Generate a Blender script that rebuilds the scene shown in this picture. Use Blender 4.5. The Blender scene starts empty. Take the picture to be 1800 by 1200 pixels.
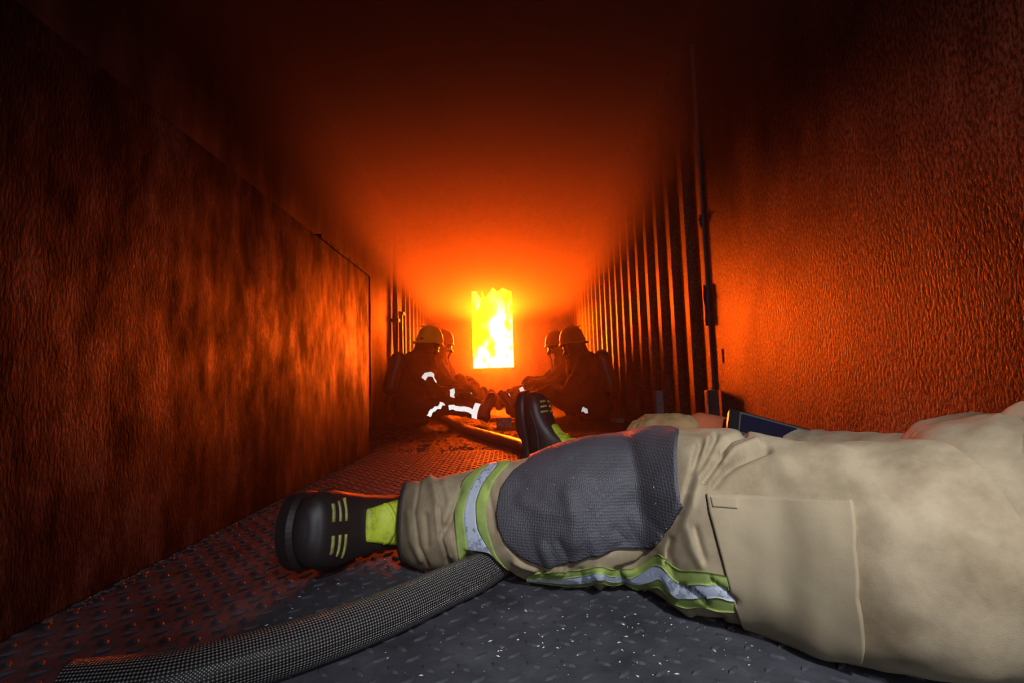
import bpy, bmesh, math, random
from mathutils import Vector, Matrix, noise
from mathutils.bvhtree import BVHTree

random.seed(7)
scene = bpy.context.scene
COL = scene.collection

# ------------------------------------------------------------------ camera
CAM_H = 0.38
F_PX = 900.0
PITCH, YAW, ROLL = math.radians(4.75), math.radians(0.70), math.radians(-1.75)
cam_data = bpy.data.cameras.new('camera')
cam_data.sensor_width = 36.0
cam_data.lens = 18.0
cam_data.clip_start = 0.02
cam = bpy.data.objects.new('camera', cam_data)
COL.objects.link(cam)
CAM_M = (Matrix.Translation((0, 0, CAM_H)) @ Matrix.Rotation(-YAW, 4, 'Z')
         @ Matrix.Rotation(math.pi / 2 + PITCH, 4, 'X') @ Matrix.Rotation(ROLL, 4, 'Z'))
cam.matrix_world = CAM_M
scene.camera = cam
CAM_R = CAM_M.to_3x3()
CAM_INV = CAM_M.inverted()
EYE = CAM_M.translation.copy()


def ray(px, py):
    return (CAM_R @ Vector(((px - 900) / F_PX, -(py - 600) / F_PX, -1.0)))


def at(px, py, Y):
    """world point at distance Y down the container"""
    d = ray(px, py)
    return EYE + d * (Y / d.y)


def on_floor(px, py, z=0.0):
    d = ray(px, py)
    return EYE + d * ((z - EYE.z) / d.z)


def project(p):
    q = CAM_INV @ Vector(p)
    return (900 + F_PX * q.x / -q.z, 600 - F_PX * q.y / -q.z)


# ------------------------------------------------------------------ world, exposure, lights
world = bpy.data.worlds.new('world')
scene.world = world
world.use_nodes = True
world.node_tree.nodes['Background'].inputs[0].default_value = (0.30, 0.36, 0.48, 1)
world.node_tree.nodes['Background'].inputs[1].default_value = 0.0

vs = scene.view_settings
vs.view_transform = 'Standard'
vs.look = 'None'
vs.gamma = 1.0
vs.exposure = 0.0
vs.use_curve_mapping = False
scene.cycles.use_denoising = True
scene.cycles.volume_bounces = 1
scene.cycles.max_bounces = 3
scene.cycles.use_light_tree = False
scene.cycles.volume_step_rate = 5.0
scene.cycles.sample_clamp_indirect = 6.0


def add_light(name, kind, loc, target, energy, color, **kw):
    d = bpy.data.lights.new(name, kind)
    d.energy = energy
    d.color = color
    for k, v in kw.items():
        setattr(d, k, v)
    o = bpy.data.objects.new(name, d)
    COL.objects.link(o)
    o.location = loc
    o.rotation_euler = (Vector(target) - Vector(loc)).to_track_quat('-Z', 'Y').to_euler()
    return o


# the photographer's torch, held just above the lens
add_light('torch_light', 'SPOT', (0.24, -0.30, 0.98), (0.31, 0.88, 0.02), 74.0, (0.96, 0.97, 1.0),
          spot_size=math.radians(63), spot_blend=1.0, shadow_soft_size=0.05)
# grey daylight that reaches in through the open doors of the container behind the camera
add_light('doorway_daylight', 'AREA', (0.35, -1.75, 1.25), (0.45, 1.5, 0.3), 22.0, (0.80, 0.88, 1.0),
          shape='RECTANGLE', size=1.2, size_y=1.8)

FIRE_Y = 8.6          # plane of the burn-room opening
# ------------------------------------------------------------------ material helpers


def new_mat(name):
    m = bpy.data.materials.new(name)
    m.use_nodes = True
    nt = m.node_tree
    b = nt.nodes['Principled BSDF']
    return m, nt, b


def N(nt, kind, **kw):
    n = nt.nodes.new(kind)
    for k, v in kw.items():
        if k == 'inputs':
            for kk, vv in v.items():
                n.inputs[kk].default_value = vv
        else:
            setattr(n, k, v)
    return n


def L(nt, a, b):
    nt.links.new(a, b)


def ramp(nt, fac, stops):
    r = N(nt, 'ShaderNodeValToRGB')
    el = r.color_ramp.elements
    while len(el) > 1:
        el.remove(el[0])
    el[0].position, el[0].color = stops[0][0], (*stops[0][1], 1)
    for p, c in stops[1:]:
        e = el.new(p)
        e.color = (*c, 1)
    L(nt, fac, r.inputs[0])
    return r.outputs[0]


def coords(nt, scale=(1, 1, 1), kind='Object'):
    tc = N(nt, 'ShaderNodeTexCoord')
    mp = N(nt, 'ShaderNodeMapping')
    mp.inputs['Scale'].default_value = scale
    L(nt, tc.outputs[kind], mp.inputs[0])
    return mp.outputs[0]


def noise_tex(nt, vec, scale, detail=4.0, rough=0.6):
    n = N(nt, 'ShaderNodeTexNoise', inputs={'Scale': scale, 'Detail': detail, 'Roughness': rough})
    L(nt, vec, n.inputs['Vector'])
    return n.outputs['Fac']


def bump(nt, height, bsdf, strength=0.3, dist=0.01):
    b = N(nt, 'ShaderNodeBump', inputs={'Strength': strength, 'Distance': dist})
    L(nt, height, b.inputs['Height'])
    L(nt, b.outputs[0], bsdf.inputs['Normal'])
    return b


def mix_val(nt, a, b, op='ADD', v=None):
    m = N(nt, 'ShaderNodeMath', operation=op)
    L(nt, a, m.inputs[0])
    if b is not None:
        L(nt, b, m.inputs[1])
    else:
        m.inputs[1].default_value = v
    return m.outputs[0]


def surface(name, stops, scale=6.0, stretch=(1, 1, 1), rough=(0.5, 0.8), metallic=0.0, bump_s=0.3,
            bump_d=0.004, fine=60.0, spec=0.5, coord='Object', dark_above=0.0, streak=0.0, speck=0.0):
    """noise-coloured surface with fine relief"""
    m, nt, b = new_mat(name)
    v = coords(nt, stretch, coord)
    n1 = noise_tex(nt, v, scale, 4.0, 0.65)
    base_c = ramp(nt, n1, stops)
    n2 = noise_tex(nt, v, fine, 2.0, 0.6)
    if speck:
        sk = N(nt, 'ShaderNodeMapRange', inputs={'From Min': 0.38, 'From Max': 0.64, 'To Min': 1.0 - speck, 'To Max': 1.0 + 1.6 * speck})
        L(nt, n2, sk.inputs[0])
        mk_ = N(nt, 'ShaderNodeVectorMath', operation='SCALE')
        L(nt, base_c, mk_.inputs[0])
        L(nt, sk.outputs[0], mk_.inputs['Scale'])
        base_c = mk_.outputs[0]
    L(nt, base_c, b.inputs['Base Color'])
    mr = N(nt, 'ShaderNodeMapRange', inputs={'From Min': 0.3, 'From Max': 0.7, 'To Min': rough[0], 'To Max': rough[1]})
    L(nt, n1, mr.inputs[0])
    L(nt, mr.outputs[0], b.inputs['Roughness'])
    b.inputs['Metallic'].default_value = metallic
    b.inputs['Specular IOR Level'].default_value = spec
    if dark_above:
        # height mask: base colour and specular drop above a ragged edge
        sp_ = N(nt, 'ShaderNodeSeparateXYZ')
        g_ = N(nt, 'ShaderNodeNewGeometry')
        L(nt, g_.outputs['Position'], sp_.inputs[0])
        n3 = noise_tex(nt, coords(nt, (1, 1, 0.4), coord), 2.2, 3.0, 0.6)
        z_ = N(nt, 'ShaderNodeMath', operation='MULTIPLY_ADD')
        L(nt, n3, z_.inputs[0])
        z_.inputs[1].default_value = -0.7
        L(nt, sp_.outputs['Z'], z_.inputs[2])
        ms = N(nt, 'ShaderNodeMapRange', interpolation_type='SMOOTHSTEP', inputs={'From Min': dark_above - 0.35, 'From Max': dark_above + 0.30, 'To Min': 1.0, 'To Max': 0.12})
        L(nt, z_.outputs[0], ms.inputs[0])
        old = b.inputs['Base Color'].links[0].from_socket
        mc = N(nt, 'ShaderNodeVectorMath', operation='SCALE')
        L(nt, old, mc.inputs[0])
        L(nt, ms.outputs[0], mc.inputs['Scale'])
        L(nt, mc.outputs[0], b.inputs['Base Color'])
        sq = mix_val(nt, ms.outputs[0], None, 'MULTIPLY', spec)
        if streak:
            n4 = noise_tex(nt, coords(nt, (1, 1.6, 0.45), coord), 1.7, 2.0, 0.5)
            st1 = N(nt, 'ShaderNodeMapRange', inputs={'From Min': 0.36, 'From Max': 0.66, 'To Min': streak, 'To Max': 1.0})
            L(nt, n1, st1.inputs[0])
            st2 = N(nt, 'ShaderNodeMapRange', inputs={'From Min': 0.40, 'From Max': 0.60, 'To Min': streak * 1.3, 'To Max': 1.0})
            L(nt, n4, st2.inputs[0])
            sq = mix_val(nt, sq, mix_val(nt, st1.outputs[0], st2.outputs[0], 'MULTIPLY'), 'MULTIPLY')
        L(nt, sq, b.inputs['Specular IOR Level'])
    if bump_s:
        bump(nt, n2, b, bump_s, bump_d)
    return m


M = {}
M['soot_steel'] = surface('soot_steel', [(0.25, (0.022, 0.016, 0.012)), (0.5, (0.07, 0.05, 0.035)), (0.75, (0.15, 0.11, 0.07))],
                          scale=4.0, stretch=(1, 1, 0.35), rough=(0.48, 0.62), bump_s=0.5, bump_d=0.002, fine=150, spec=0.8, dark_above=1.20, speck=0.75)
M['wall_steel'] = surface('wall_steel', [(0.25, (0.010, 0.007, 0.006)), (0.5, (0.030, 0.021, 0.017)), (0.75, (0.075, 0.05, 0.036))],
                          scale=6.0, stretch=(1, 1, 0.35), rough=(0.52, 0.66), bump_s=0.5, bump_d=0.002, fine=230, spec=0.4, dark_above=1.15, streak=0.3)
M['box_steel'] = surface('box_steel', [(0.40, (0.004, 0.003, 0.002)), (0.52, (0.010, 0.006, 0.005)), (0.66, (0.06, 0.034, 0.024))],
                         scale=12.0, stretch=(1, 1, 0.40), rough=(0.66, 0.44), bump_s=0.45, bump_d=0.002, fine=170, spec=0.5, dark_above=0.62, streak=0.16, speck=0.5)
M['panel_steel'] = surface('panel_steel', [(0.3, (0.035, 0.024, 0.017)), (0.55, (0.09, 0.062, 0.042)), (0.8, (0.18, 0.125, 0.08))],
                           scale=5.0, stretch=(1, 1, 0.5), rough=(0.42, 0.56), bump_s=1.0, bump_d=0.0022, fine=120, spec=0.85, dark_above=0.80, streak=0.55, speck=0.8)
M['plate'] = surface('plate', [(0.3, (0.035, 0.036, 0.043)), (0.55, (0.062, 0.063, 0.076)), (0.8, (0.10, 0.10, 0.115))],
                     scale=9.0, rough=(0.55, 0.75), bump_s=0.35, bump_d=0.002, fine=220, spec=0.12)
M['char_floor'] = surface('char_floor', [(0.3, (0.012, 0.009, 0.008)), (0.55, (0.03, 0.023, 0.02)), (0.8, (0.08, 0.06, 0.05))],
                          scale=14.0, rough=(0.6, 0.85), bump_s=1.0, bump_d=0.012, fine=60, spec=0.25)
M['soot_black'] = surface('soot_black', [(0.3, (0.004, 0.003, 0.003)), (0.7, (0.010, 0.008, 0.007))], scale=5, rough=(0.9, 1.0), spec=0.05, bump_s=0)
M['black_steel'] = surface('black_steel', [(0.3, (0.012, 0.012, 0.013)), (0.7, (0.04, 0.038, 0.036))], scale=12, rough=(0.4, 0.65))
M['grey_steel'] = surface('grey_steel', [(0.3, (0.12, 0.12, 0.125)), (0.7, (0.26, 0.26, 0.27))], scale=20, rough=(0.4, 0.6))

# ------------------------------------------------------------------ mesh helpers


def link(name, me, mat, parent=None, smooth=False):
    o = bpy.data.objects.new(name, me)
    COL.objects.link(o)
    if mat is not None:
        me.materials.append(mat)
    if parent is not None:
        o.parent = parent
    if smooth:
        for p in me.polygons:
            p.use_smooth = True
    return o


def from_bm(name, bm, mat, parent=None, smooth=False):
    me = bpy.data.meshes.new(name)
    bmesh.ops.recalc_face_normals(bm, faces=bm.faces)
    bm.to_mesh(me)
    bm.free()
    return link(name, me, mat, parent, smooth)


def pydata(name, verts, faces, mat, parent=None, smooth=False):
    me = bpy.data.meshes.new(name)
    me.from_pydata([tuple(v) for v in verts], [], faces)
    me.update()
    return link(name, me, mat, parent, smooth)


def box_bm(bm, lo, hi, bevel=0.0):
    vs_ = [bm.verts.new((x, y, z)) for x in (lo[0], hi[0]) for y in (lo[1], hi[1]) for z in (lo[2], hi[2])]
    idx = [(0, 1, 3, 2), (4, 6, 7, 5), (0, 4, 5, 1), (2, 3, 7, 6), (0, 2, 6, 4), (1, 5, 7, 3)]
    fs = [bm.faces.new([vs_[i] for i in f]) for f in idx]
    if bevel:
        es = list({e for f in fs for e in f.edges})
        bmesh.ops.bevel(bm, geom=es, offset=bevel, segments=2, affect='EDGES', profile=0.7)


def box(name, lo, hi, mat, parent=None, bevel=0.0):
    bm = bmesh.new()
    box_bm(bm, lo, hi, bevel)
    return from_bm(name, bm, mat, parent)


def tag(o, label=None, cat=None, group=None, kind=None):
    if label:
        o['label'] = label
    if cat:
        o['category'] = cat
    if group:
        o['group'] = group
    if kind:
        o['kind'] = kind
    return o


def empty(name, loc=(0, 0, 0)):
    o = bpy.data.objects.new(name, None)
    COL.objects.link(o)
    o.location = loc
    return o


# ================================================================== THE CONTAINER
XL, XR = -1.25, 1.10
CEIL = 2.39
Y0, Y1 = -1.9, FIRE_Y
PLATE_END = 3.02

tag(box('floor_rear', (XL - 0.05, PLATE_END, -0.06), (XR + 0.05, 11.0, 0.0), M['char_floor']), kind='structure')
floor = tag(box('floor', (XL - 0.05, Y0, -0.06), (XR + 0.05, PLATE_END, 0.002), M['plate'], None, 0.001), kind='structure')

# raised lugs of the tread plate, herringbone
lug_me = None


def lug_shape(cx, cy, ang, z=0.0015, ln=0.0140, wd=0.0042, ht=0.0034):
    ca, sa = math.cos(ang), math.sin(ang)
    ring0 = [(-ln, 0), (-ln * .45, -wd), (ln * .45, -wd), (ln, 0), (ln * .45, wd), (-ln * .45, wd)]
    ring1 = [(x * .72, y * .5) for x, y in ring0]
    pts = [(cx + x * ca - y * sa, cy + x * sa + y * ca, z) for x, y in ring0]
    pts += [(cx + x * ca - y * sa, cy + x * sa + y * ca, z + ht) for x, y in ring1]
    fs = [(i, (i + 1) % 6, 6 + (i + 1) % 6, 6 + i) for i in range(6)] + [tuple(range(6, 12))]
    return pts, fs


def lug_mesh(ang):
    p, f = lug_shape(0, 0, ang)
    me = bpy.data.meshes.new('tread_lug')
    me.from_pydata(p, [], f)
    me.materials.append(M['plate'])
    return me


lug_meshes = [lug_mesh(math.radians(42)), lug_mesh(math.radians(-42))]
LPX, LPY = 0.047, 0.0285
near_lugs, rest_v, rest_f = [], [], []
for j in range(int(0.35 / LPY), int((PLATE_END - 0.015) / LPY)):
    for i in range(int(XL / LPX) + 1, int(XR / LPX)):
        x, y = (i + 0.5 * (j % 2)) * LPX, j * LPY + 0.01
        if x < -0.86:
            continue
        u_, v_ = project((x, y, 0))
        big = 440 < u_ < 1330 and v_ < 1215 and y < 1.25 and y > 0.5 and not (y > 0.86 and u_ > 900)
        near_lugs.append((x, y, j % 2, big))
cand = sorted([q for q in near_lugs if q[3]], key=lambda q: q[1])[:300]
cs = {(q[0], q[1]) for q in cand}
for (x, y, o_, b_) in near_lugs:
    if (x, y) in cs:
        o = bpy.data.objects.new('tread_lug', lug_meshes[o_])
        COL.objects.link(o)
        o.location = (x, y, 0)
        o.parent = floor
    else:
        p, f = lug_shape(x, y, math.radians(42 if o_ == 0 else -42))
        k = len(rest_v)
        rest_v += p
        rest_f += [tuple(q + k for q in ff) for ff in f]
tag(pydata('tread_lug_field', rest_v, rest_f, M['plate'], floor), kind='stuff')


def corrugated(name, x, sign, y0, y1, z0, z1, mat):
    """trapezoid shipping-container sheet; sign = direction out of the container"""
    p, dpt = 0.278, 0.036
    prof = []
    y = y0
    while y < y1:
        prof += [(y, 0), (y + 0.070, 0), (y + 0.138, dpt), (y + 0.210, dpt)]
        y += p
    prof.append((y, 0))
    vs_, fs = [], []
    for (yy, dd) in prof:
        vs_ += [(x + sign * dd, yy, z0), (x + sign * dd, yy, z1)]
    n = len(prof)
    for i in range(n - 1):
        a = 2 * i
        fs.append((a, a + 2, a + 3, a + 1) if sign < 0 else (a, a + 1, a + 3, a + 2))
    # outer skin so that the sheet has thickness
    k = len(vs_)
    for (yy, dd) in prof:
        vs_ += [(x + sign * (dd + 0.004), yy, z0), (x + sign * (dd + 0.004), yy, z1)]
    for i in range(n - 1):
        a = k + 2 * i
        fs.append((a, a + 1, a + 3, a + 2) if sign < 0 else (a, a + 2, a + 3, a + 1))
    o = pydata(name, vs_, fs, mat)
    return tag(o, kind='structure')


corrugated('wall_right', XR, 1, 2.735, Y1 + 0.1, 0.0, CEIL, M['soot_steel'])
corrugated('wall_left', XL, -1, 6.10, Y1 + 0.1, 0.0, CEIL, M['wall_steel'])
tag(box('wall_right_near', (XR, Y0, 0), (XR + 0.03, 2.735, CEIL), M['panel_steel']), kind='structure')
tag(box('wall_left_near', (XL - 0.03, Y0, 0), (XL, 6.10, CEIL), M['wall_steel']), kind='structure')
tag(box('ceiling', (XL - 0.06, Y0, CEIL), (XR + 0.06, 11.0, CEIL + 0.04), M['soot_black']), kind='structure')

# burn-room partition with its opening
a0 = at(832, 647, FIRE_Y)
a1 = at(903, 646, FIRE_Y)
OX0, OX1, SILL, HEAD = a0.x, a1.x, a0.z, 2.12
back = empty('wall_back')
tag(back, kind='structure')
yb = FIRE_Y
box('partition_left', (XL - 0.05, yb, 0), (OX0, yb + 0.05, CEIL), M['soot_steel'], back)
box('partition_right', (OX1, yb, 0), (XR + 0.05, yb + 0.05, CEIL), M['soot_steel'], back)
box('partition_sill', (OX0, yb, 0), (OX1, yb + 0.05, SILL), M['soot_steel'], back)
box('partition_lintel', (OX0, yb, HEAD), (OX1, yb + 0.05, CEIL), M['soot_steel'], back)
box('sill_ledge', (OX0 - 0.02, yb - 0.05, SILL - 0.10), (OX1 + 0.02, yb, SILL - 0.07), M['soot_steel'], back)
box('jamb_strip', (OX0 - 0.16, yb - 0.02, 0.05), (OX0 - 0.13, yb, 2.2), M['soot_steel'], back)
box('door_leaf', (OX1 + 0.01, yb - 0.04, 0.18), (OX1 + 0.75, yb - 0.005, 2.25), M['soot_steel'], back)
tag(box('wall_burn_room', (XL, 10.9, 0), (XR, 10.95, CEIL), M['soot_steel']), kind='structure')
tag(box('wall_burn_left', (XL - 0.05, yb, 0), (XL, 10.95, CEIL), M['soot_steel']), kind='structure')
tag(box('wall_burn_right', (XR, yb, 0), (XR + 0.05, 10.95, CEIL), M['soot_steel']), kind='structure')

# ================================================================== FIRE
fm = bpy.data.materials.new('flame')
fm.use_nodes = True
nt = fm.node_tree
nt.nodes.remove(nt.nodes['Principled BSDF'])
em = N(nt, 'ShaderNodeEmission')
v = coords(nt, (1, 1, 0.6))
n1 = noise_tex(nt, v, 2.6, 2.5, 0.5)
L(nt, ramp(nt, n1, [(0.42, (1.0, 0.078, 0.00005)), (0.475, (1.0, 0.088, 0.0010)), (0.52, (1.0, 0.102, 0.0055))]), em.inputs['Color'])
em.inputs['Strength'].default_value = 330.0
L(nt, em.outputs[0], nt.nodes['Material Output'].inputs['Surface'])
M['flame'] = fm


def flame_sheet(name, x0, x1, y, z0, z1, seed, parent, amp=0.18):
    """a rolling tongue of flame: closed lens-shaped body with ragged top"""
    nx, nz = 14, 22
    vs_, fs = [], []
    for side in (0, 1):
        for j in range(nz + 1):
            for i in range(nx + 1):
                s, t = i / nx, j / nz
                top = z1 * (1.0 - 0.16 * abs(noise.noise(Vector((s * 4 + seed, seed, 0)))) * 2)
                z = z0 + (top - z0) * t
                x = x0 + (x1 - x0) * s + 0.06 * noise.noise(Vector((s * 3, t * 5 + seed, 1.3))) * t
                th = amp * math.sqrt(max(0, 4 * s * (1 - s))) * math.sqrt(max(0, 1 - t ** 2)) * (0.6 + 0.4 * noise.noise(Vector((s * 5, t * 5, seed))))
                vs_.append((x, y + (th if side else -th), z))
    W = nx + 1
    half = W * (nz + 1)
    for j in range(nz):
        for i in range(nx):
            a = j * W + i
            fs.append((a, a + 1, a + W + 1, a + W))
            b = half + a
            fs.append((b, b + W, b + W + 1, b + 1))
    return pydata(name, vs_, fs, M['flame'], parent, True)


fire = tag(empty('fire', (0, 0, 0)), 'roaring yellow and white fire filling the burn room opening at the far end', 'fire')
flame_sheet('flame', OX0 - 0.35, OX1 + 0.35, 9.45, 0.0, 2.2, 1.0, fire, 0.35)
flame_sheet('flame', OX0 - 0.15, OX0 + 0.45, 9.05, 0.0, 2.05, 4.0, fire)
flame_sheet('flame', OX1 - 0.45, OX1 + 0.15, 9.1, 0.0, 1.95, 9.0, fire)

# ================================================================== STEEL BOX ON THE LEFT
BX = at(651, 640, PLATE_END).x
tb = at(648, 483, PLATE_END)
bl = tag(empty('steel_bench_box', (BX, PLATE_END, 0)), 'tall sooty steel box lining the left wall from the camera onward', 'steel box')
bl_inv = Matrix.Translation(bl.location).inverted()


def under(o, parent):
    o.parent = parent
    o.matrix_parent_inverse = Matrix.Translation(parent.location).inverted()
    return o


BH = tb.z
y_seam = 2.20
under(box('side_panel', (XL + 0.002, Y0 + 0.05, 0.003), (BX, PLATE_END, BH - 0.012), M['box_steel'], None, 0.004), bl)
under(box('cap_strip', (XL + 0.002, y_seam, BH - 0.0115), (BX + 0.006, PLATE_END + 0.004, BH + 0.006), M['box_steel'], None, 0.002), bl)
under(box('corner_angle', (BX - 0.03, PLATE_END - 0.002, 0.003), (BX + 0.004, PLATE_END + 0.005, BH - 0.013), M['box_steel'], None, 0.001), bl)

# ================================================================== FOREGROUND FIREFIGHTER
import numpy as np


def cloth(name, col, col2, weave=900.0, rough=0.85, bs=0.35, sheen=0.15, big=7.0):
    m, nt, b = new_mat(name)
    v = coords(nt)
    n = noise_tex(nt, v, big, 5.0, 0.65)
    L(nt, ramp(nt, n, [(0.32, col2), (0.62, col)]), b.inputs['Base Color'])
    b.inputs['Roughness'].default_value = rough
    b.inputs['Specular IOR Level'].default_value = 0.2
    n2 = noise_tex(nt, v, weave, 2.0, 0.5)
    bump(nt, n2, b, bs, 0.0012)
    return m


M['tan'] = cloth('tan_cloth', (0.38, 0.305, 0.20), (0.22, 0.165, 0.10), big=11.0)
M['tan2'] = cloth('tan_pocket', (0.39, 0.315, 0.205), (0.30, 0.235, 0.15))
M['lime'] = cloth('lime_tape', (0.36, 0.46, 0.11), (0.19, 0.27, 0.09), weave=700, big=22.0)
M['hem'] = cloth('dark_hem', (0.045, 0.045, 0.055), (0.025, 0.025, 0.03))
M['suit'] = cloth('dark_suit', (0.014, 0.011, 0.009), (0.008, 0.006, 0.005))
M['leather'] = cloth('glove_leather', (0.34, 0.22, 0.10), (0.20, 0.12, 0.05), weave=160, big=16, bs=0.6)
M['orange_cuff'] = cloth('orange_cuff', (0.45, 0.12, 0.05), (0.36, 0.09, 0.04), weave=500)
M['skin'] = cloth('skin', (0.45, 0.26, 0.18), (0.40, 0.22, 0.15), weave=200, bs=0.1)

# padded knee: slubby woven aramid
m, nt, b = new_mat('knee_pad')
v = coords(nt)
wv = N(nt, 'ShaderNodeTexVoronoi', inputs={'Scale': 330.0, 'Randomness': 0.3})
mp_ = coords(nt, (1.0, 1.0, 0.6))
L(nt, mp_, wv.inputs['Vector'])
n = noise_tex(nt, v, 9.0, 4.0, 0.6)
L(nt, ramp(nt, n, [(0.3, (0.044, 0.044, 0.054)), (0.7, (0.078, 0.078, 0.094))]), b.inputs['Base Color'])
b.inputs['Roughness'].default_value = 0.62
bump(nt, wv.outputs['Distance'], b, 0.6, 0.003)
M['pad'] = m

# glass-bead tape: a dirty silver cloth whose beads send light back to where it came from
m, nt, b = new_mat('retro_tape')
v = coords(nt)
n = noise_tex(nt, v, 75.0, 4.0, 0.7)
nb = noise_tex(nt, v, 9.0, 2.0, 0.5)
nn = mix_val(nt, n, nb, 'MULTIPLY')
L(nt, ramp(nt, nn, [(0.215, (0.012, 0.012, 0.014)), (0.245, (0.30, 0.32, 0.36)), (0.5, (0.42, 0.45, 0.52))]), b.inputs['Base Color'])
b.inputs['Roughness'].default_value = 0.5
geo = N(nt, 'ShaderNodeNewGeometry')
gl = N(nt, 'ShaderNodeBsdfAnisotropic', inputs={'Roughness': 0.42})
gl.inputs['Color'].default_value = (0.55, 0.62, 0.80, 1)
L(nt, geo.outputs['Incoming'], gl.inputs['Normal'])
mx = N(nt, 'ShaderNodeMixShader')
mx.inputs[0].default_value = 0.10
L(nt, b.outputs[0], mx.inputs[1])
L(nt, gl.outputs[0], mx.inputs[2])
L(nt, mx.outputs[0], nt.nodes['Material Output'].inputs['Surface'])
M['tape_dirty'] = m

m, nt, b = new_mat('retro_tape_clean')
b.inputs['Base Color'].default_value = (0.55, 0.55, 0.50, 1)
b.inputs['Roughness'].default_value = 0.5
geo = N(nt, 'ShaderNodeNewGeometry')
gl = N(nt, 'ShaderNodeBsdfAnisotropic', inputs={'Roughness': 0.19})
gl.inputs['Color'].default_value = (1.0, 0.97, 0.85, 1)
L(nt, geo.outputs['Incoming'], gl.inputs['Normal'])
mx = N(nt, 'ShaderNodeMixShader')
mx.inputs[0].default_value = 0.75
L(nt, b.outputs[0], mx.inputs[1])
L(nt, gl.outputs[0], mx.inputs[2])
L(nt, mx.outputs[0], nt.nodes['Material Output'].inputs['Surface'])
M['tape'] = m

m, nt, b = new_mat('rubber')
b.inputs['Base Color'].default_value = (0.018, 0.015, 0.016, 1)
b.inputs['Roughness'].default_value = 0.48
bump(nt, noise_tex(nt, coords(nt), 160.0, 2.0), b, 0.12, 0.002)
M['rubber'] = m
m, nt, b = new_mat('yellow_rubber')
nz_ = noise_tex(nt, coords(nt), 28.0, 5.0, 0.7)
L(nt, ramp(nt, nz_, [(0.30, (0.20, 0.24, 0.03)), (0.52, (0.56, 0.66, 0.04)), (0.7, (0.66, 0.78, 0.05))]), b.inputs['Base Color'])
b.inputs['Roughness'].default_value = 0.5
M['yellow_rubber'] = m
m, nt, b = new_mat('boot_stripe')
nz_ = noise_tex(nt, coords(nt), 60.0, 4.0, 0.7)
L(nt, ramp(nt, nz_, [(0.3, (0.16, 0.15, 0.05)), (0.6, (0.50, 0.46, 0.14))]), b.inputs['Base Color'])
b.inputs['Roughness'].default_value = 0.5
M['boot_stripe'] = m

# ---------------------------------------------------------------- hose path (needed for clearance under the leg)
HOSE_R = 0.033


def catmull(pts, n=12):
    out = []
    P = [Vector(p) for p in pts]
    for i in range(len(P) - 1):
        p0, p1, p2, p3 = P[max(i - 1, 0)], P[i], P[i + 1], P[min(i + 2, len(P) - 1)]
        for k in range(n):
            t = k / n
            out.append(0.5 * ((2 * p1) + (p2 - p0) * t + (2 * p0 - 5 * p1 + 4 * p2 - p3) * t * t + (3 * p1 - p0 - 3 * p2 + p3) * t ** 3))
    out.append(P[-1])
    return out


hose_px = [(120, 1215), (300, 1195), (450, 1156), (560, 1122), (680, 1078), (780, 1033), (850, 1000), (915, 950), (965, 890),
           (985, 830), (930, 788), (870, 769), (820, 754), (795, 742), (776, 730), (770, 722)]
hose_path = catmull([on_floor(x, y, HOSE_R + 0.003) for x, y in hose_px], 14)
hp = np.array([(p.x, p.y) for p in hose_path])

# ---------------------------------------------------------------- near trouser leg as a parametric surface
# stations: column, upper and lower outline of the leg, from cuff to hip
stations = [(710, 850, 986), (728, 846, 996), (745, 842, 1002), (765, 838, 1006), (800, 830, 1004), (850, 822, 1010), (895, 813, 1018), (950, 797, 1024),
            (1000, 784, 1030), (1050, 771, 1028), (1100, 760, 1024), (1125, 757, 1044), (1180, 751, 1075), (1250, 751, 1086),
            (1300, 752, 1100), (1350, 762, 1128), (1450, 775, 1165), (1560, 780, 1190), (1660, 770, 1200)]


def solve_station(px, t, bt):
    dt, db = ray(px, t).normalized(), ray(px, bt).normalized()
    bis = (dt + db).normalized()
    half = 0.5 * math.acos(max(-1, min(1, dt.dot(db))))
    # centre rests one radius above the plate
    k = math.sin(half)
    dist = (EYE.z - 0.003) / (k - bis.z)
    return EYE + bis * dist, dist * k


NU, NV = 460, 220
cs_, rs_ = [], []
for st in stations:
    c, r = solve_station(*st)
    cs_.append(c)
    rs_.append(r)
arc = [0.0]
for i in range(1, len(cs_)):
    arc.append(arc[-1] + (cs_[i] - cs_[i - 1]).length)
arc = np.array(arc)
us = np.linspace(0, arc[-1], NU)
CX = np.stack([np.interp(us, arc, [c[k] for c in cs_]) for k in range(3)], 1)
RR = np.interp(us, arc, rs_)


def smooth1(a, k):
    ker = np.hanning(k + 2)[1:-1]
    ker /= ker.sum()
    pad = k // 2
    if a.ndim == 1:
        return np.convolve(np.pad(a, pad, mode='edge'), ker, 'valid')[:len(a)]
    return np.stack([smooth1(a[:, i], k) for i in range(a.shape[1])], 1)


CX = smooth1(CX, 35)
RR = smooth1(RR, 35)
th = np.linspace(0, 2 * np.pi, NV, endpoint=False)
# per-station frame: 'up' is perpendicular to the line of sight inside the column plane
UPV, FRV = [], []
for c in CX:
    view = (Vector(c) - EYE).normalized()
    f = Vector((0.12 * view.x, view.y, view.z)).normalized()
    side = Vector((1, 0, 0))
    up = side.cross(f).normalized()
    if up.z < 0:
        up = -up
    UPV.append(up)
    FRV.append(-f)
UPV, FRV = np.array(UPV), np.array(FRV)
base = (CX[:, None, :] + RR[:, None, None] * (np.cos(th)[None, :, None] * UPV[:, None, :] + np.sin(th)[None, :, None] * FRV[:, None, :]))
nrm = (np.cos(th)[None, :, None] * UPV[:, None, :] + np.sin(th)[None, :, None] * FRV[:, None, :])


R_np = np.array(CAM_R)


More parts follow.
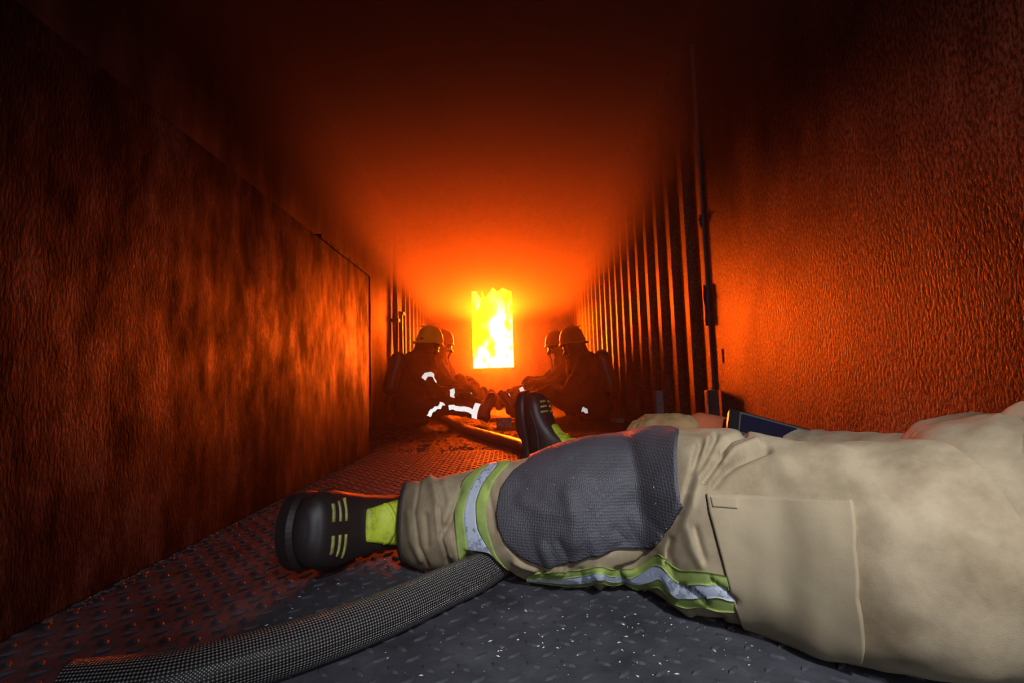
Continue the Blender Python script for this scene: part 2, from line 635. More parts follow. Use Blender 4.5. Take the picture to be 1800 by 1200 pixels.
def project_np(P):
    q = (P - np.array(EYE)) @ R_np
    return np.stack([900 + F_PX * q[..., 0] / -q[..., 2], 600 - F_PX * q[..., 1] / -q[..., 2]], -1)


pix = project_np(base)


def poly_dist(pix, pts):
    best = np.full(pix.shape[:-1], 1e9)
    for (ax, ay), (bx, by) in zip(pts[:-1], pts[1:]):
        d = np.array([bx - ax, by - ay])
        ll = (d ** 2).sum()
        t = np.clip(((pix[..., 0] - ax) * d[0] + (pix[..., 1] - ay) * d[1]) / ll, 0, 1)
        dx = pix[..., 0] - (ax + t * d[0])
        dy = pix[..., 1] - (ay + t * d[1])
        best = np.minimum(best, np.hypot(dx, dy))
    return best


folds = [
    # calf
    ([(738, 846), (729, 900), (736, 960), (752, 996)], 4, -2.5), ([(757, 842), (768, 880), (773, 930), (788, 975)], 9, 5),
    ([(812, 858), (796, 905), (778, 940)], 6, -5), ([(772, 893), (776, 945), (792, 996)], 5, -5),
    ([(782, 850), (790, 880), (783, 915)], 9, 4), ([(790, 940), (805, 985)], 8, 4), ([(716, 900), (722, 950), (738, 985)], 7, 3),
    ([(748, 905), (752, 960)], 6, -3), ([(858, 860), (866, 900), (870, 930)], 6, -3),
    # knee
    ([(905, 985), (940, 1000), (985, 1001)], 8, 5), ([(895, 960), (925, 990), (955, 1004)], 5, -4),
    ([(985, 950), (1000, 978), (1000, 1000)], 9, -3), ([(955, 960), (965, 985)], 9, 5), ([(1040, 945), (1052, 975), (1050, 1000)], 12, 3),
    ([(1080, 930), (1100, 950), (1075, 965)], 10, -3), ([(1110, 905), (1135, 940)], 14, 3), ([(1145, 910), (1165, 930)], 8, -3),
    ([(1000, 870), (1015, 920), (1010, 950)], 14, 4), ([(920, 880), (960, 900), (1000, 900)], 14, 3), ([(1090, 840), (1150, 870)], 25, 4),
    # behind the knee and thigh
    ([(1232, 780), (1212, 850), (1200, 900), (1168, 948), (1150, 968)], 7, -9), ([(1222, 830), (1213, 890), (1185, 940)], 9, 6),
    ([(1150, 968), (1120, 990), (1092, 1000)], 6, -7), ([(1172, 985), (1182, 950), (1200, 905)], 5, -6),
    ([(1164, 968), (1168, 1000), (1186, 1040)], 8, 5), ([(1178, 975), (1188, 1010)], 6, -2),
    ([(1308, 759), (1282, 770), (1270, 787), (1268, 805), (1246, 835), (1236, 848)], 6, -8),
    ([(1350, 786), (1320, 801), (1290, 820), (1272, 834), (1255, 855)], 7, -8), ([(1330, 775), (1292, 795), (1270, 820)], 9, 6),
    ([(1258, 762), (1249, 786), (1234, 819), (1222, 837), (1215, 860)], 6, -6), ([(1245, 770), (1236, 800)], 8, 4),
    ([(1205, 930), (1215, 965), (1230, 990)], 9, 4), ([(1225, 930), (1240, 985)], 6, -4),
    ([(1200, 1030), (1228, 1045), (1245, 1058)], 5, -6), ([(1250, 1018), (1275, 1035), (1295, 1050)], 5, -6),
    ([(1140, 1040), (1165, 1060)], 6, -5), ([(1190, 1060), (1215, 1080)], 6, 4), ([(1235, 1072), (1270, 1084)], 6, -4),
    ([(1053, 1000), (1053, 1026)], 9, 5), ([(1085, 1003), (1098, 1020)], 8, -7), ([(1020, 1005), (1028, 1028)], 9, -3),
]
disp = np.zeros((NU, NV))
for pts, w, amp in folds:
    w *= 0.85
    disp += amp * 0.0016 * np.exp(-(poly_dist(pix, pts) / w) ** 2)
# broad slack and small crumple
slack = np.zeros((NU, NV))
for i in range(NU):
    for j in range(NV):
        p = Vector(base[i, j])
        slack[i, j] = 0.007 * noise.noise(p * 9.0) + 0.0030 * noise.noise(Vector((p.x * 34, p.y * 20, p.z * 20)))
        if us[i] > 0.62:      # slack cloth over the thigh and hip
            w_ = min(1.0, (us[i] - 0.62) / 0.08)
            q_ = Vector((p.x * 9 + p.z * 7, p.y * 7, p.z * 11 - p.x * 5))
            slack[i, j] += w_ * 0.008 * noise.noise(q_)
cuff = np.exp(-((us - us[0]) / 0.03) ** 2)[:, None]
surf = base + nrm * (disp + slack * (1 - 0.6 * cuff))[:, :, None]
# rest on the plate, over the hose
dh = np.full((NU, NV), 9.0)
for q in hp[::3]:
    dh = np.minimum(dh, np.hypot(surf[:, :, 0] - q[0], surf[:, :, 1] - q[1]))
zmin = 0.0065 + (2 * HOSE_R + 0.004) * np.clip(1 - (np.maximum(dh - HOSE_R * 0.9, 0) / 0.045), 0, 1)
surf[:, :, 2] = np.maximum(surf[:, :, 2], zmin + 0.0 * dh)
pix = project_np(surf)
# vertex normals
du = np.gradient(surf, axis=0)
dv = np.roll(surf, -1, 1) - np.roll(surf, 1, 1)
NRM = np.cross(du, dv)
NRM /= np.linalg.norm(NRM, axis=2, keepdims=True) + 1e-12
if (NRM * nrm).sum() < 0:
    NRM = -NRM
facing = ((np.array(EYE) - surf) * NRM).sum(2) > 0


def S(i, j, off):
    """surface point at fractional grid coordinates, pushed out by off"""
    i = max(0.0, min(NU - 1.001, i))
    j = j % NV
    i0, j0 = int(i), int(j)
    fi, fj = i - i0, j - j0
    j1 = (j0 + 1) % NV
    w = ((1 - fi) * (1 - fj), fi * (1 - fj), (1 - fi) * fj, fi * fj)
    P = w[0] * surf[i0, j0] + w[1] * surf[i0 + 1, j0] + w[2] * surf[i0, j1] + w[3] * surf[i0 + 1, j1]
    Q = w[0] * NRM[i0, j0] + w[1] * NRM[i0 + 1, j0] + w[2] * NRM[i0, j1] + w[3] * NRM[i0 + 1, j1]
    return P + off * Q / (np.linalg.norm(Q) + 1e-9)


def ij_of(px, py):
    d = np.where(facing, (pix[..., 0] - px) ** 2 + (pix[..., 1] - py) ** 2, 1e9)
    k = int(np.argmin(d))
    i, j = divmod(k, NV)
    if 0 < i < NU - 1:
        a = (pix[i + 1, j] - pix[i - 1, j]) / 2
        b_ = (pix[i, (j + 1) % NV] - pix[i, (j - 1) % NV]) / 2
        det = a[0] * b_[1] - a[1] * b_[0]
        e = np.array([px, py]) - pix[i, j]
        if abs(det) > 1e-6:
            fi = (e[0] * b_[1] - e[1] * b_[0]) / det
            fj = (a[0] * e[1] - a[1] * e[0]) / det
            return i + max(-1, min(1, fi)), j + max(-1, min(1, fj))
    return float(i), float(j)


def resample(pts, n):
    P = [np.array(p, float) for p in pts]
    ln = [0.0]
    for a, b_ in zip(P[:-1], P[1:]):
        ln.append(ln[-1] + np.linalg.norm(b_ - a) + 1e-9)
    out = []
    for k in range(n):
        t = ln[-1] * k / (n - 1)
        out.append(np.array([np.interp(t, ln, [p[0] for p in P]), np.interp(t, ln, [p[1] for p in P])]))
    return out


def sheet(name, grid, mat, parent, off, thick):
    """closed thin sheet lying on the trouser surface; grid of (i, j) params"""
    n, m_ = len(grid), len(grid[0])
    vs_ = [S(*grid[a][b_], off) for a in range(n) for b_ in range(m_)] + [S(*grid[a][b_], off - thick) for a in range(n) for b_ in range(m_)]
    fs = []
    H = n * m_
    for a in range(n - 1):
        for b_ in range(m_ - 1):
            q = a * m_ + b_
            fs.append((q, q + m_, q + m_ + 1, q + 1))
    rim = [a * m_ for a in range(n)] + [(n - 1) * m_ + b_ for b_ in range(1, m_)] + [a * m_ + m_ - 1 for a in range(n - 2, -1, -1)] + [b_ for b_ in range(m_ - 2, 0, -1)]
    for a, b_ in zip(rim, rim[1:] + rim[:1]):
        fs.append((a, a + H, b_ + H, b_))
    bm = bmesh.new()
    bv = [bm.verts.new(v_) for v_ in vs_]
    for f in fs:
        try:
            bm.faces.new([bv[q] for q in f])
        except ValueError:
            pass
    return from_bm(name, bm, mat, parent, True)


def coons(left, right, top, bottom, n, m_):
    """four boundary curves in (i, j) space; left/right run top->bottom, top/bottom run left->right"""
    Lf, Rt, Tp, Bt = resample(left, m_), resample(right, m_), resample(top, n), resample(bottom, n)
    g = []
    for a in range(n):
        s = a / (n - 1)
        row = []
        for b_ in range(m_):
            t = b_ / (m_ - 1)
            p = (1 - s) * Lf[b_] + s * Rt[b_] + (1 - t) * Tp[a] + t * Bt[a]
            p = p - ((1 - s) * (1 - t) * Lf[0] + s * (1 - t) * Rt[0] + (1 - s) * t * Lf[-1] + s * t * Rt[-1])
            row.append((p[0], p[1]))
        g.append(row)
    return g


def unwrap(j):
    return j - NV if j > NV * 0.8 else j


def curve_ij(pts):
    return [(lambda q: (q[0], unwrap(q[1])))(ij_of(x, y)) for x, y in pts]


PX, PY = 0.74, 0.80
person = None  # set below

vs_ = surf.reshape(-1, 3).tolist()
fs = []
for i in range(NU - 1):
    for j in range(NV):
        j1 = (j + 1) % NV
        fs.append((i * NV + j, i * NV + j1, (i + 1) * NV + j1, (i + 1) * NV + j))
# inner face of the cuff
k = len(vs_)
for j in range(NV):
    vs_.append((surf[0, j] * 0.9 + CX[0] * 0.1).tolist())
for j in range(NV):
    vs_.append((surf[20, j] * 0.86 + CX[20] * 0.14).tolist())
for j in range(NV):
    j1 = (j + 1) % NV
    fs.append((j, k + j, k + j1, j1))
    fs.append((k + j, k + NV + j, k + NV + j1, k + j1))


_bm = bmesh.new()
bmesh.ops.create_icosphere(_bm, subdivisions=2, radius=1.0)
_bm.verts.index_update()
ICO_V = np.array([tuple(v_.co) for v_ in _bm.verts])
ICO_F = np.array([[v_.index for v_ in f.verts] for f in _bm.faces])
_bm.free()


def capsule_body(name, chains, voxel, smooth_it=4, crumple=0.0, freq=14.0):
    """one continuous skin grown over tapered limbs: chains of (point, radius[, squash])"""
    vv, ff, nv = [], [], len(ICO_V)
    for ch in chains:
        for (p, r), (q, s) in zip(ch[:-1], ch[1:]):
            p, q = np.array(p), np.array(q)
            d = np.linalg.norm(q - p)
            n = max(2, int(d / (0.5 * min(r, s))) + 1)
            for k_ in range(n + 1):
                t = k_ / n
                ff.append(ICO_F + nv * len(vv))
                vv.append(ICO_V * (r + (s - r) * t) + p + (q - p) * t)
    me = bpy.data.meshes.new(name)
    me.from_pydata(np.concatenate(vv).tolist(), [], np.concatenate(ff).tolist())
    o = bpy.data.objects.new(name, me)
    work = bpy.data.scenes.new('work')
    work.collection.objects.link(o)
    md = o.modifiers.new('remesh', 'REMESH')
    md.mode = 'VOXEL'
    md.voxel_size = voxel
    sm_ = o.modifiers.new('smooth', 'SMOOTH')
    sm_.factor = 0.5
    sm_.iterations = smooth_it
    vl_ = work.view_layers[0]
    vl_.update()
    dg = vl_.depsgraph
    dg.update()
    ev = o.evaluated_get(dg)
    me2 = bpy.data.meshes.new_from_object(ev)
    bpy.data.objects.remove(o)
    bpy.data.meshes.remove(me)
    bpy.data.scenes.remove(work)
    if crumple:
        nm = [v_.normal.copy() for v_ in me2.vertices]
        for v_, n_ in zip(me2.vertices, nm):
            c_ = v_.co.copy()
            q = Vector((c_.x * freq + 1.5 * noise.noise(c_ * 7), c_.y * freq, c_.z * freq * 0.8))
            f_ = noise.noise(q) + 0.45 * noise.noise(q * 2.3)
            v_.co = c_ + n_ * crumple * f_
    for p in me2.polygons:
        p.use_smooth = True
    me2.name = name
    return me2


HIP_N, HIP_F = Vector((0.66, 0.71, 0.15)), Vector((0.74, 0.90, 0.15))
CHEST, NECK, HEAD_C = Vector((0.84, 0.38, 0.34)), Vector((0.88, 0.24, 0.50)), Vector((0.87, 0.18, 0.66))
KNEE_F, ANK_F = Vector((0.52, 1.36, 0.155)), Vector((0.285, 1.67, 0.105))
KNEE_N = Vector(CX[int(NU * 0.40)])
ANK_N = Vector(CX[0])
SH_N, SH_F = Vector((0.78, 0.14, 0.42)), Vector((0.95, 0.48, 0.43))
EL_N, WR_N = Vector((0.72, -0.06, 0.22)), Vector((0.62, 0.05, 0.06))
EL_F, WR_F = Vector((0.84, 1.02, 0.13)), Vector((0.525, 1.27, 0.252))

body_me = capsule_body('person', [
    [((HIP_N + HIP_F) / 2, 0.12), (CHEST, 0.13), (NECK, 0.055), (HEAD_C, 0.09)],
    [(HIP_N, 0.09), (KNEE_N, 0.06), (KNEE_N.lerp(ANK_N, 0.6), 0.045)], [(HIP_F, 0.09), (KNEE_F, 0.055), (ANK_F, 0.04)],
    [(SH_N, 0.055), (EL_N, 0.042), (WR_N, 0.03)], [(SH_F, 0.055), (EL_F, 0.042), (WR_F, 0.03)],
    [(SH_N, 0.055), (NECK, 0.05)], [(SH_F, 0.055), (NECK, 0.05)]], 0.016)
person = link('person', body_me, M['skin'])
tag(person, 'person in tan fire trousers with grey knee pad sitting across the foreground', 'person')

trousers = pydata('trousers', vs_, fs, M['tan'], person, True)

# far leg, hem, seat and jacket
far_leg = capsule_body('trouser_leg', [[(HIP_F, 0.125), (KNEE_F, 0.105), (KNEE_F.lerp(ANK_F, 0.62), 0.078)]], 0.012)
link('trouser_leg', far_leg, M['tan'], trousers)
hem_f = capsule_body('dark_hem', [[(KNEE_F.lerp(ANK_F, 0.50), 0.090), (KNEE_F.lerp(ANK_F, 1.06) + Vector((0, 0, 0.005)), 0.082)]], 0.010)
link('dark_hem', hem_f, M['hem'], trousers)
seat = capsule_body('trouser_seat', [[(HIP_N + Vector((0.02, 0, 0.015)), 0.155), (HIP_F + Vector((0.04, -0.04, 0.01)), 0.15), (Vector((0.80, 0.70, 0.18)), 0.15)]], 0.010, 4, 0.009, 11.0)
link('trouser_seat', seat, M['tan'], trousers)
jacket = capsule_body('jacket', [
    [(Vector((0.78, 0.66, 0.19)), 0.178), (CHEST, 0.165), (NECK + Vector((0, 0, -0.02)), 0.085)],
    [(SH_N, 0.085), (EL_N, 0.072), (WR_N, 0.06)], [(SH_F, 0.085), (EL_F, 0.068), (WR_F.lerp(EL_F, 0.45), 0.050)],
    [(SH_N, 0.09), (CHEST, 0.14)], [(SH_F, 0.09), (CHEST, 0.14)]], 0.010, 4, 0.012, 10.0)
link('jacket', jacket, M['tan'], person)

# dark hem ring of the near cuff
ring = [[(a * 2.0, j) for j in np.linspace(0, NV, 121)] for a in (0, 1.5, 3, 4.0)]
sheet('dark_hem', ring, M['hem'], trousers, 0.004, 0.003)

# lime / silver / lime band round the shin
edges_px = [
    [(847, 821), (810, 855), (800, 892), (802, 940), (812, 995)],
    [(860, 820), (825, 867), (816, 905), (822, 950), (840, 985), (850, 1004)],
    [(876, 820), (847, 855), (837, 885), (840, 930), (855, 970), (876, 1010)],
    [(897, 816), (865, 852), (854, 892), (857, 927), (872, 975), (897, 1013)]]


def ring_edge(pts):
    c = sorted(curve_ij(pts), key=lambda q: q[1])
    js = np.array([q[1] for q in c])
    is_ = np.array([q[0] for q in c])
    jj = np.linspace(-NV * 0.30, NV * 0.80, 181)
    mid = js.max()
    end_i = 0.5 * (is_[0] + is_[-1])
    xs = np.concatenate([[js[0] - NV * 0.22], js, [mid + NV * 0.22]])
    ys = np.concatenate([[end_i], is_, [end_i]])
    val = np.interp(jj, xs, ys)
    return jj, smooth1(val, 9)


redges = [ring_edge(p) for p in edges_px]


def band(name, ea, eb, mat, off, nsub=7):
    g = []
    for k_ in range(nsub):
        t = k_ / (nsub - 1)
        g.append([((1 - t) * ea[1][q] + t * eb[1][q], ea[0][q]) for q in range(len(ea[0]))])
    return sheet(name, g, mat, trousers, off, 0.003)


band('lime_band', redges[0], redges[1], M['lime'], 0.0035)
band('silver_band', redges[1], redges[2], M['tape_dirty'], 0.0032)
band('lime_band', redges[2], redges[3], M['lime'], 0.0035)

# grey knee pad
J50 = -NV * 0.13
lp = curve_ij([(930, 812), (905, 830), (882, 860), (875, 900), (879, 925), (888, 948)])
l0 = (ij_of(950, 800)[0], J50)
rp = curve_ij([(1194, 760), (1190, 800), (1191, 850), (1196, 888)])
r0 = (ij_of(1192, 760)[0], J50)
bp = curve_ij([(888, 948), (905, 965), (925, 980), (955, 993), (985, 990), (1000, 985), (1040, 975), (1080, 964), (1120, 962), (1150, 957), (1172, 925), (1196, 888)])
pad_g = coons([l0] + lp, [r0] + rp, [l0, r0], bp, 130, 90)
pad = sheet('knee_pad', pad_g, M['pad'], trousers, 0.006, 0.006)

# lime / silver / lime stripe along the underside
st_e = [
    [(925, 1012), (943, 1005), (987, 1005), (1030, 998), (1053, 995), (1083, 1000), (1113, 1000), (1137, 987), (1157, 973), (1165, 975), (1172, 987), (1197, 1002), (1233, 1003), (1273, 1010), (1300, 1014)],
    [(928, 1016), (945, 1014), (973, 1016), (1013, 1011), (1047, 1006), (1083, 1012), (1110, 1014), (1140, 1000), (1153, 992), (1167, 995), (1180, 1015), (1200, 1027), (1233, 1025), (1280, 1033), (1304, 1040)],
    [(930, 1018), (950, 1020), (1000, 1024), (1033, 1022), (1053, 1016), (1080, 1021), (1100, 1020), (1117, 1026), (1147, 1022), (1162, 1014), (1173, 1033), (1190, 1050), (1227, 1050), (1263, 1047), (1308, 1062)],
    [(932, 1020), (955, 1023), (1000, 1029), (1033, 1028), (1053, 1022), (1077, 1027), (1097, 1023), (1120, 1035), (1160, 1030), (1177, 1047), (1187, 1062), (1207, 1067), (1233, 1063), (1263, 1072), (1312, 1074)]]


leg_bvh = BVHTree.FromPolygons([tuple(v_) for v_ in surf.reshape(-1, 3)], [f for f in fs if max(f) < NU * NV])


def hit(px, py):
    for k_ in range(60):
        d_ = ray(px, py - 0.7 * k_).normalized()
        h = leg_bvh.ray_cast(EYE, d_)
        if h[0] is not None:
            n_ = h[1] if h[1].dot(d_) < 0 else -h[1]
            return h[0], (n_ * 0.6 - d_ * 0.4).normalized(), 0.7 * k_
    return None


xs_c = np.linspace(926, 1302, 200)
st_y = []
for e in st_e:
    xs_, ys_ = np.array([q[0] for q in e], float), np.array([q[1] for q in e], float)
    st_y.append(smooth1(np.interp(xs_c, xs_, ys_), 9))


def strip(name, a_, b_, mat, off, n=6):
    top, bot = [], []
    for t in np.linspace(0, 1, n):
        for x, ya, yb in zip(xs_c, st_y[a_], st_y[b_]):
            p_, n_, miss = hit(x, (1 - t) * ya + t * yb)
            drop = Vector((0, 0, -0.0009 * miss))       # the lower edge hangs free of the leg
            q = p_ + n_ * off + drop
            q.z = max(q.z, 0.006)
            r_ = p_ + n_ * (off - 0.004) + drop
            r_.z = max(r_.z, 0.005)
            top.append(q)
            bot.append(r_)
    C_, ff, H = len(xs_c), [], len(top)
    for r_ in range(n - 1):
        for c in range(C_ - 1):
            q = r_ * C_ + c
            ff.append((q, q + 1, q + C_ + 1, q + C_))
    rim = [r_ * C_ for r_ in range(n)] + [(n - 1) * C_ + c for c in range(1, C_)] + [r_ * C_ + C_ - 1 for r_ in range(n - 2, -1, -1)] + [c for c in range(C_ - 2, 0, -1)]
    for a1, c in zip(rim, rim[1:] + rim[:1]):
        ff.append((a1, a1 + H, c + H, c))
    return pydata(name, top + bot, ff, mat, trousers, True)


strip('lime_stripe', 0, 1, M['lime'], 0.0045)
strip('silver_stripe', 1, 2, M['tape_dirty'], 0.0042)
strip('lime_stripe', 2, 3, M['lime'], 0.0045)

# thigh pocket
pl = curve_ij([(1243, 867), (1248, 897), (1260, 940), (1277, 1007), (1290, 1057), (1304, 1110), (1320, 1148)])
pr = curve_ij([(1500, 880), (1505, 960), (1510, 1050), (1515, 1160)])
pt = curve_ij([(1243, 867), (1300, 870), (1350, 873), (1420, 878), (1500, 880)])
pb_ = curve_ij([(1320, 1148), (1340, 1154), (1400, 1168), (1515, 1160)])
pocket = sheet('pocket', coons(pl, pr, pt, pb_, 60, 60), M['tan2'], trousers, 0.0055, 0.0065)
pf = sheet('pocket_flap_tab', coons(curve_ij([(1250, 873), (1254, 890)]), curve_ij([(1298, 876), (1298, 893)]), curve_ij([(1250, 873), (1298, 876)]), curve_ij([(1254, 890), (1298, 893)]), 16, 8), M['tan2'], trousers, 0.0075, 0.003)

# ---------------------------------------------------------------- boots
SEC = [((.302, .047), (.302, .033), .012), ((.297, .066), (.294, .024), .032), ((.283, .082), (.281, .020), .047), ((.258, .092), (.256, .020), .055),
       ((.225, .098), (.220, .020), .057), ((.19, .110), (.18, .020), .053), ((.160, .130), (.135, .020), .048), ((.142, .152), (.075, .020), .046),
       ((.133, .172), (.015, .026), .045), ((.129, .192), (.000, .070), .044), ((.128, .212), (.012, .13), .045), ((.128, .25), (.018, .22), .047),
       ((.129, .285), (.020, .28), .048), ((.130, .34), (.020, .34), .049)]


def boot_point(p, plantar):
    """bend the foot down about the ankle"""
    x, z = p
    w = max(0.0, min(1.0, (0.20 - z) / 0.08)) if x < 0.15 else max(0.0, min(1.0, (0.235 - z) / 0.09))
    a = -plantar * w
    dx, dz = x - 0.06, z - 0.11
    return (0.06 + dx * math.cos(a) - dz * math.sin(a), 0.11 + dx * math.sin(a) + dz * math.cos(a))


def make_boot(parent, M4, plantar):
    n = 40
    # refine sections
    secs = []
    for a in range(len(SEC) - 1):
        for t in (0, 0.34, 0.67):
            A, B = SEC[a], SEC[a + 1]
            secs.append(((A[0][0] + (B[0][0] - A[0][0]) * t, A[0][1] + (B[0][1] - A[0][1]) * t),
                         (A[1][0] + (B[1][0] - A[1][0]) * t, A[1][1] + (B[1][1] - A[1][1]) * t), A[2] + (B[2] - A[2]) * t))
    secs.append(SEC[-1])
    vs_, fs = [], []
    for (d, p, w) in secs:
        for k_ in range(n):
            a = 2 * math.pi * k_ / n
            ca, sa = math.cos(a), math.sin(a)
            ex = 2 / 2.4
            c_, s_ = math.copysign(abs(ca) ** ex, ca), math.copysign(abs(sa) ** ex, sa)
            t = 0.5 + 0.5 * c_
            x = p[0] + (d[0] - p[0]) * t
            z = p[1] + (d[1] - p[1]) * t
            # flex creases over the instep
            cr = 0.0022 * math.sin(z * 190) * max(0, c_) * math.exp(-((z - 0.165) / 0.03) ** 2)
            xx, zz = boot_point((x + cr, z), plantar)
            vs_.append((xx, w * s_ * 1.06, zz))
    for a in range(len(secs) - 1):
        for k_ in range(n):
            q = (k_ + 1) % n
            fs.append((a * n + k_, a * n + q, (a + 1) * n + q, (a + 1) * n + k_))
    fs.append(tuple(range(n)))
    boot = pydata('boot', vs_, fs, M['rubber'], parent, True)
    bm = bmesh.new()
    bm.from_mesh(boot.data)
    bmesh.ops.recalc_face_normals(bm, faces=bm.faces)
    bm.to_mesh(boot.data)
    bvh = BVHTree.FromBMesh(bm)
    bm.free()
    boot.matrix_world = M4
    kids = []
    # sole: outline, with heel block and welt
    prof = [(-.012, .0), (-.006, .030), (.02, .042), (.06, .042), (.11, .040), (.16, .050), (.20, .058), (.24, .060), (.275, .052), (.298, .032), (.308, .0)]
    outl = [(x, y) for x, y in prof] + [(x, -y) for x, y in prof[-2:0:-1]]
    outl = [(p.x, p.y) for p in catmull([(x, y, 0) for x, y in outl + outl[:1]], 4)][:-1]
    bm = bmesh.new()
    lev = [(-.004, 0.96), (.0, 1.0), (.022, 1.02), (.030, 0.97)]
    rows = []
    for z, s_ in lev:
        row = []
        for x, y in outl:
            arch = 0.010 if (z < 0.01 and 0.085 < x < 0.15) else 0.0
            xx, zz = boot_point((0.14 + (x - 0.14) * s_, z + arch), plantar)
            row.append(bm.verts.new((xx, y * s_, zz)))
        rows.append(row)
    m_ = len(outl)
    for a in range(len(rows) - 1):
        for k_ in range(m_):
            bm.faces.new((rows[a][k_], rows[a][(k_ + 1) % m_], rows[a + 1][(k_ + 1) % m_], rows[a + 1][k_]))
    bm.faces.new(rows[0][::-1])
    bm.faces.new(rows[-1])
    kids.append(from_bm('sole', bm, M['rubber'], boot))

    def drape(name, pts, mat, direction, off=0.0025):
        """grid of start points thrown onto the boot skin"""
        g = []
        for row in pts:
            r_ = []
            for p in row:
                h = bvh.ray_cast(Vector(p), Vector(direction))
                if h[0] is None:
                    h = bvh.find_nearest(Vector(p))
                nn_ = h[1] if h[1].dot(Vector(direction)) < 0 else -h[1]
                r_.append((h[0], nn_))
            g.append(r_)
        R_, C_ = len(g), len(g[0])
        vv = [p + q * off for r_ in g for p, q in r_] + [p - q * 0.002 for r_ in g for p, q in r_]
        ff, H = [], R_ * C_
        for a in range(R_ - 1):
            for c in range(C_ - 1):
                q = a * C_ + c
                ff.append((q, q + 1, q + C_ + 1, q + C_))
        rim = [a * C_ for a in range(R_)] + [(R_ - 1) * C_ + c for c in range(1, C_)] + [a * C_ + C_ - 1 for a in range(R_ - 2, -1, -1)] + [c for c in range(C_ - 2, 0, -1)]
        for a, c in zip(rim, rim[1:] + rim[:1]):
            ff.append((a, a + H, c + H, c))
        bm2 = bmesh.new()
        bvv = [bm2.verts.new(v_) for v_ in vv]
        for f in ff:
            try:
                bm2.faces.new([bvv[q] for q in f])
            except ValueError:
                pass
        kids.append(from_bm(name, bm2, mat, boot, True))

    # three reflective bars on each side of the toe cap
    ca, sa = math.cos(-plantar), math.sin(-plantar)
    down = (-sa * -1 * 1.0, 0, -1)
    dirv = Vector((sa, 0, -ca))
    for sgn in (1, -1):
        for q, x in enumerate((0.232, 0.249, 0.266)):
            y0, y1 = 0.010, 0.045 - 0.004 * q
            rows_ = []
            for y in np.linspace(y0, y1, 7):
                r_ = []
                for xx in (x - 0.003, x + 0.003):
                    px_, pz_ = boot_point((xx - 0.12 * y, 0.0), plantar)
                    r_.append(tuple(Vector((px_, sgn * y, pz_)) - dirv * 0.25))
                rows_.append(r_)
            drape('toe_stripe', rows_, M['boot_stripe'], dirv)
    # yellow shin panel, two bellows chevrons
    rows_ = []
    for z in np.linspace(0.101, 0.325, 30):
        wd = 0.025 + 0.017 * min(1, (z - 0.101) / 0.08)
        rows_.append([(0.40, y * wd, z) for y in np.linspace(-1, 1, 13)])
    drape('shin_panel', rows_, M['yellow_rubber'], (-1, 0, 0), 0.004)
    for z0 in (0.128, 0.158):
        rows_ = []
        for y in np.linspace(-0.030, 0.030, 15):
            zc = z0 + 0.018 * (1 - (y / 0.030) ** 2)
            rows_.append([(0.40, y, zc - 0.004), (0.40, y, zc), (0.40, y, zc + 0.004)])
        drape('bellows_ridge', rows_, M['yellow_rubber'], (-1, 0, 0), 0.0065)
    # moulded side seam
    for sgn in (1, -1):
        rows_ = []
        for x in np.linspace(0.02, 0.25, 24):
            z = 0.052 + 0.02 * math.sin((x - 0.02) / 0.23 * math.pi)
            r_ = []
            for dz in (-0.0022, 0.0022):
                px_, pz_ = boot_point((x, z + dz), plantar)
                r_.append((px_, sgn * 0.2, pz_))
            rows_.append(r_)
        drape('side_seam', rows_, M['rubber'], (0, -sgn, 0), 0.0025)
    return boot


def frame(origin_local, world_pt, xdir, zdir):
    z = Vector(zdir).normalized()
    x = Vector(xdir)
    x = (x - z * x.dot(z)).normalized()
    y = z.cross(x)
    R_ = Matrix((x, y, z)).transposed().to_4x4()
    return Matrix.Translation(Vector(world_pt) - (R_.to_3x3() @ Vector(origin_local))) @ R_


leg_dir = (Vector(CX[70]) - Vector(CX[4])).normalized()
ankle_n = Vector(CX[0]) - leg_dir * 0.052
make_boot(person, frame((0.074 * 0.94, 0, 0.11 * 1.08), ankle_n, (0.0, -0.95, 0.20), (0.985, -0.10, 0.05)) @ Matrix.Diagonal((0.94, 1.24, 1.08, 1)), math.radians(6))
ankle_f = at(978, 812, 1.73)
make_boot(person, frame((0.06, 0, 0.11), ankle_f, (0.14, 0.02, 1.0), (0.86, -0.50, -0.02)), math.radians(6))

# ---------------------------------------------------------------- gloved hand on the far thigh


def glove_mesh(name, wrist, fwd, upd, sgn, voxel=0.006):
    f = Vector(fwd).normalized()
    u = Vector(upd)
    u = (u - f * u.dot(f)).normalized()
    s = f.cross(u) * sgn

    def P(a, b_, c):
        return Vector(wrist) + f * a + s * b_ + u * c
    ch = [[(P(0, 0, 0), 0.040), (P(0.05, 0, 0.008), 0.043), (P(0.085, 0.005, 0.012), 0.040)],
          [(P(0.03, -0.02, 0.005), 0.032), (P(0.085, -0.03, 0.012), 0.030)]]
    for b_, ln, k_ in ((0.036, 0.072, 0), (0.013, 0.082, 1), (-0.012, 0.078, 2), (-0.036, 0.062, 3)):
        ch.append([(P(0.085, b_ * 0.95, 0.012), 0.0165), (P(0.085 + ln * 0.45, b_ * 1.12, 0.018 - 0.006), 0.0150),
                   (P(0.085 + ln * 0.80, b_ * 1.18, -0.012), 0.0140), (P(0.085 + ln * 0.98, b_ * 1.2, -0.038), 0.0125)])
    ch.append([(P(0.025, 0.03, 0.0), 0.021), (P(0.060, 0.062, -0.012), 0.0185), (P(0.095, 0.074, -0.026), 0.0155)])
    return capsule_body(name, ch, voxel, 2, 0.005, 34.0)


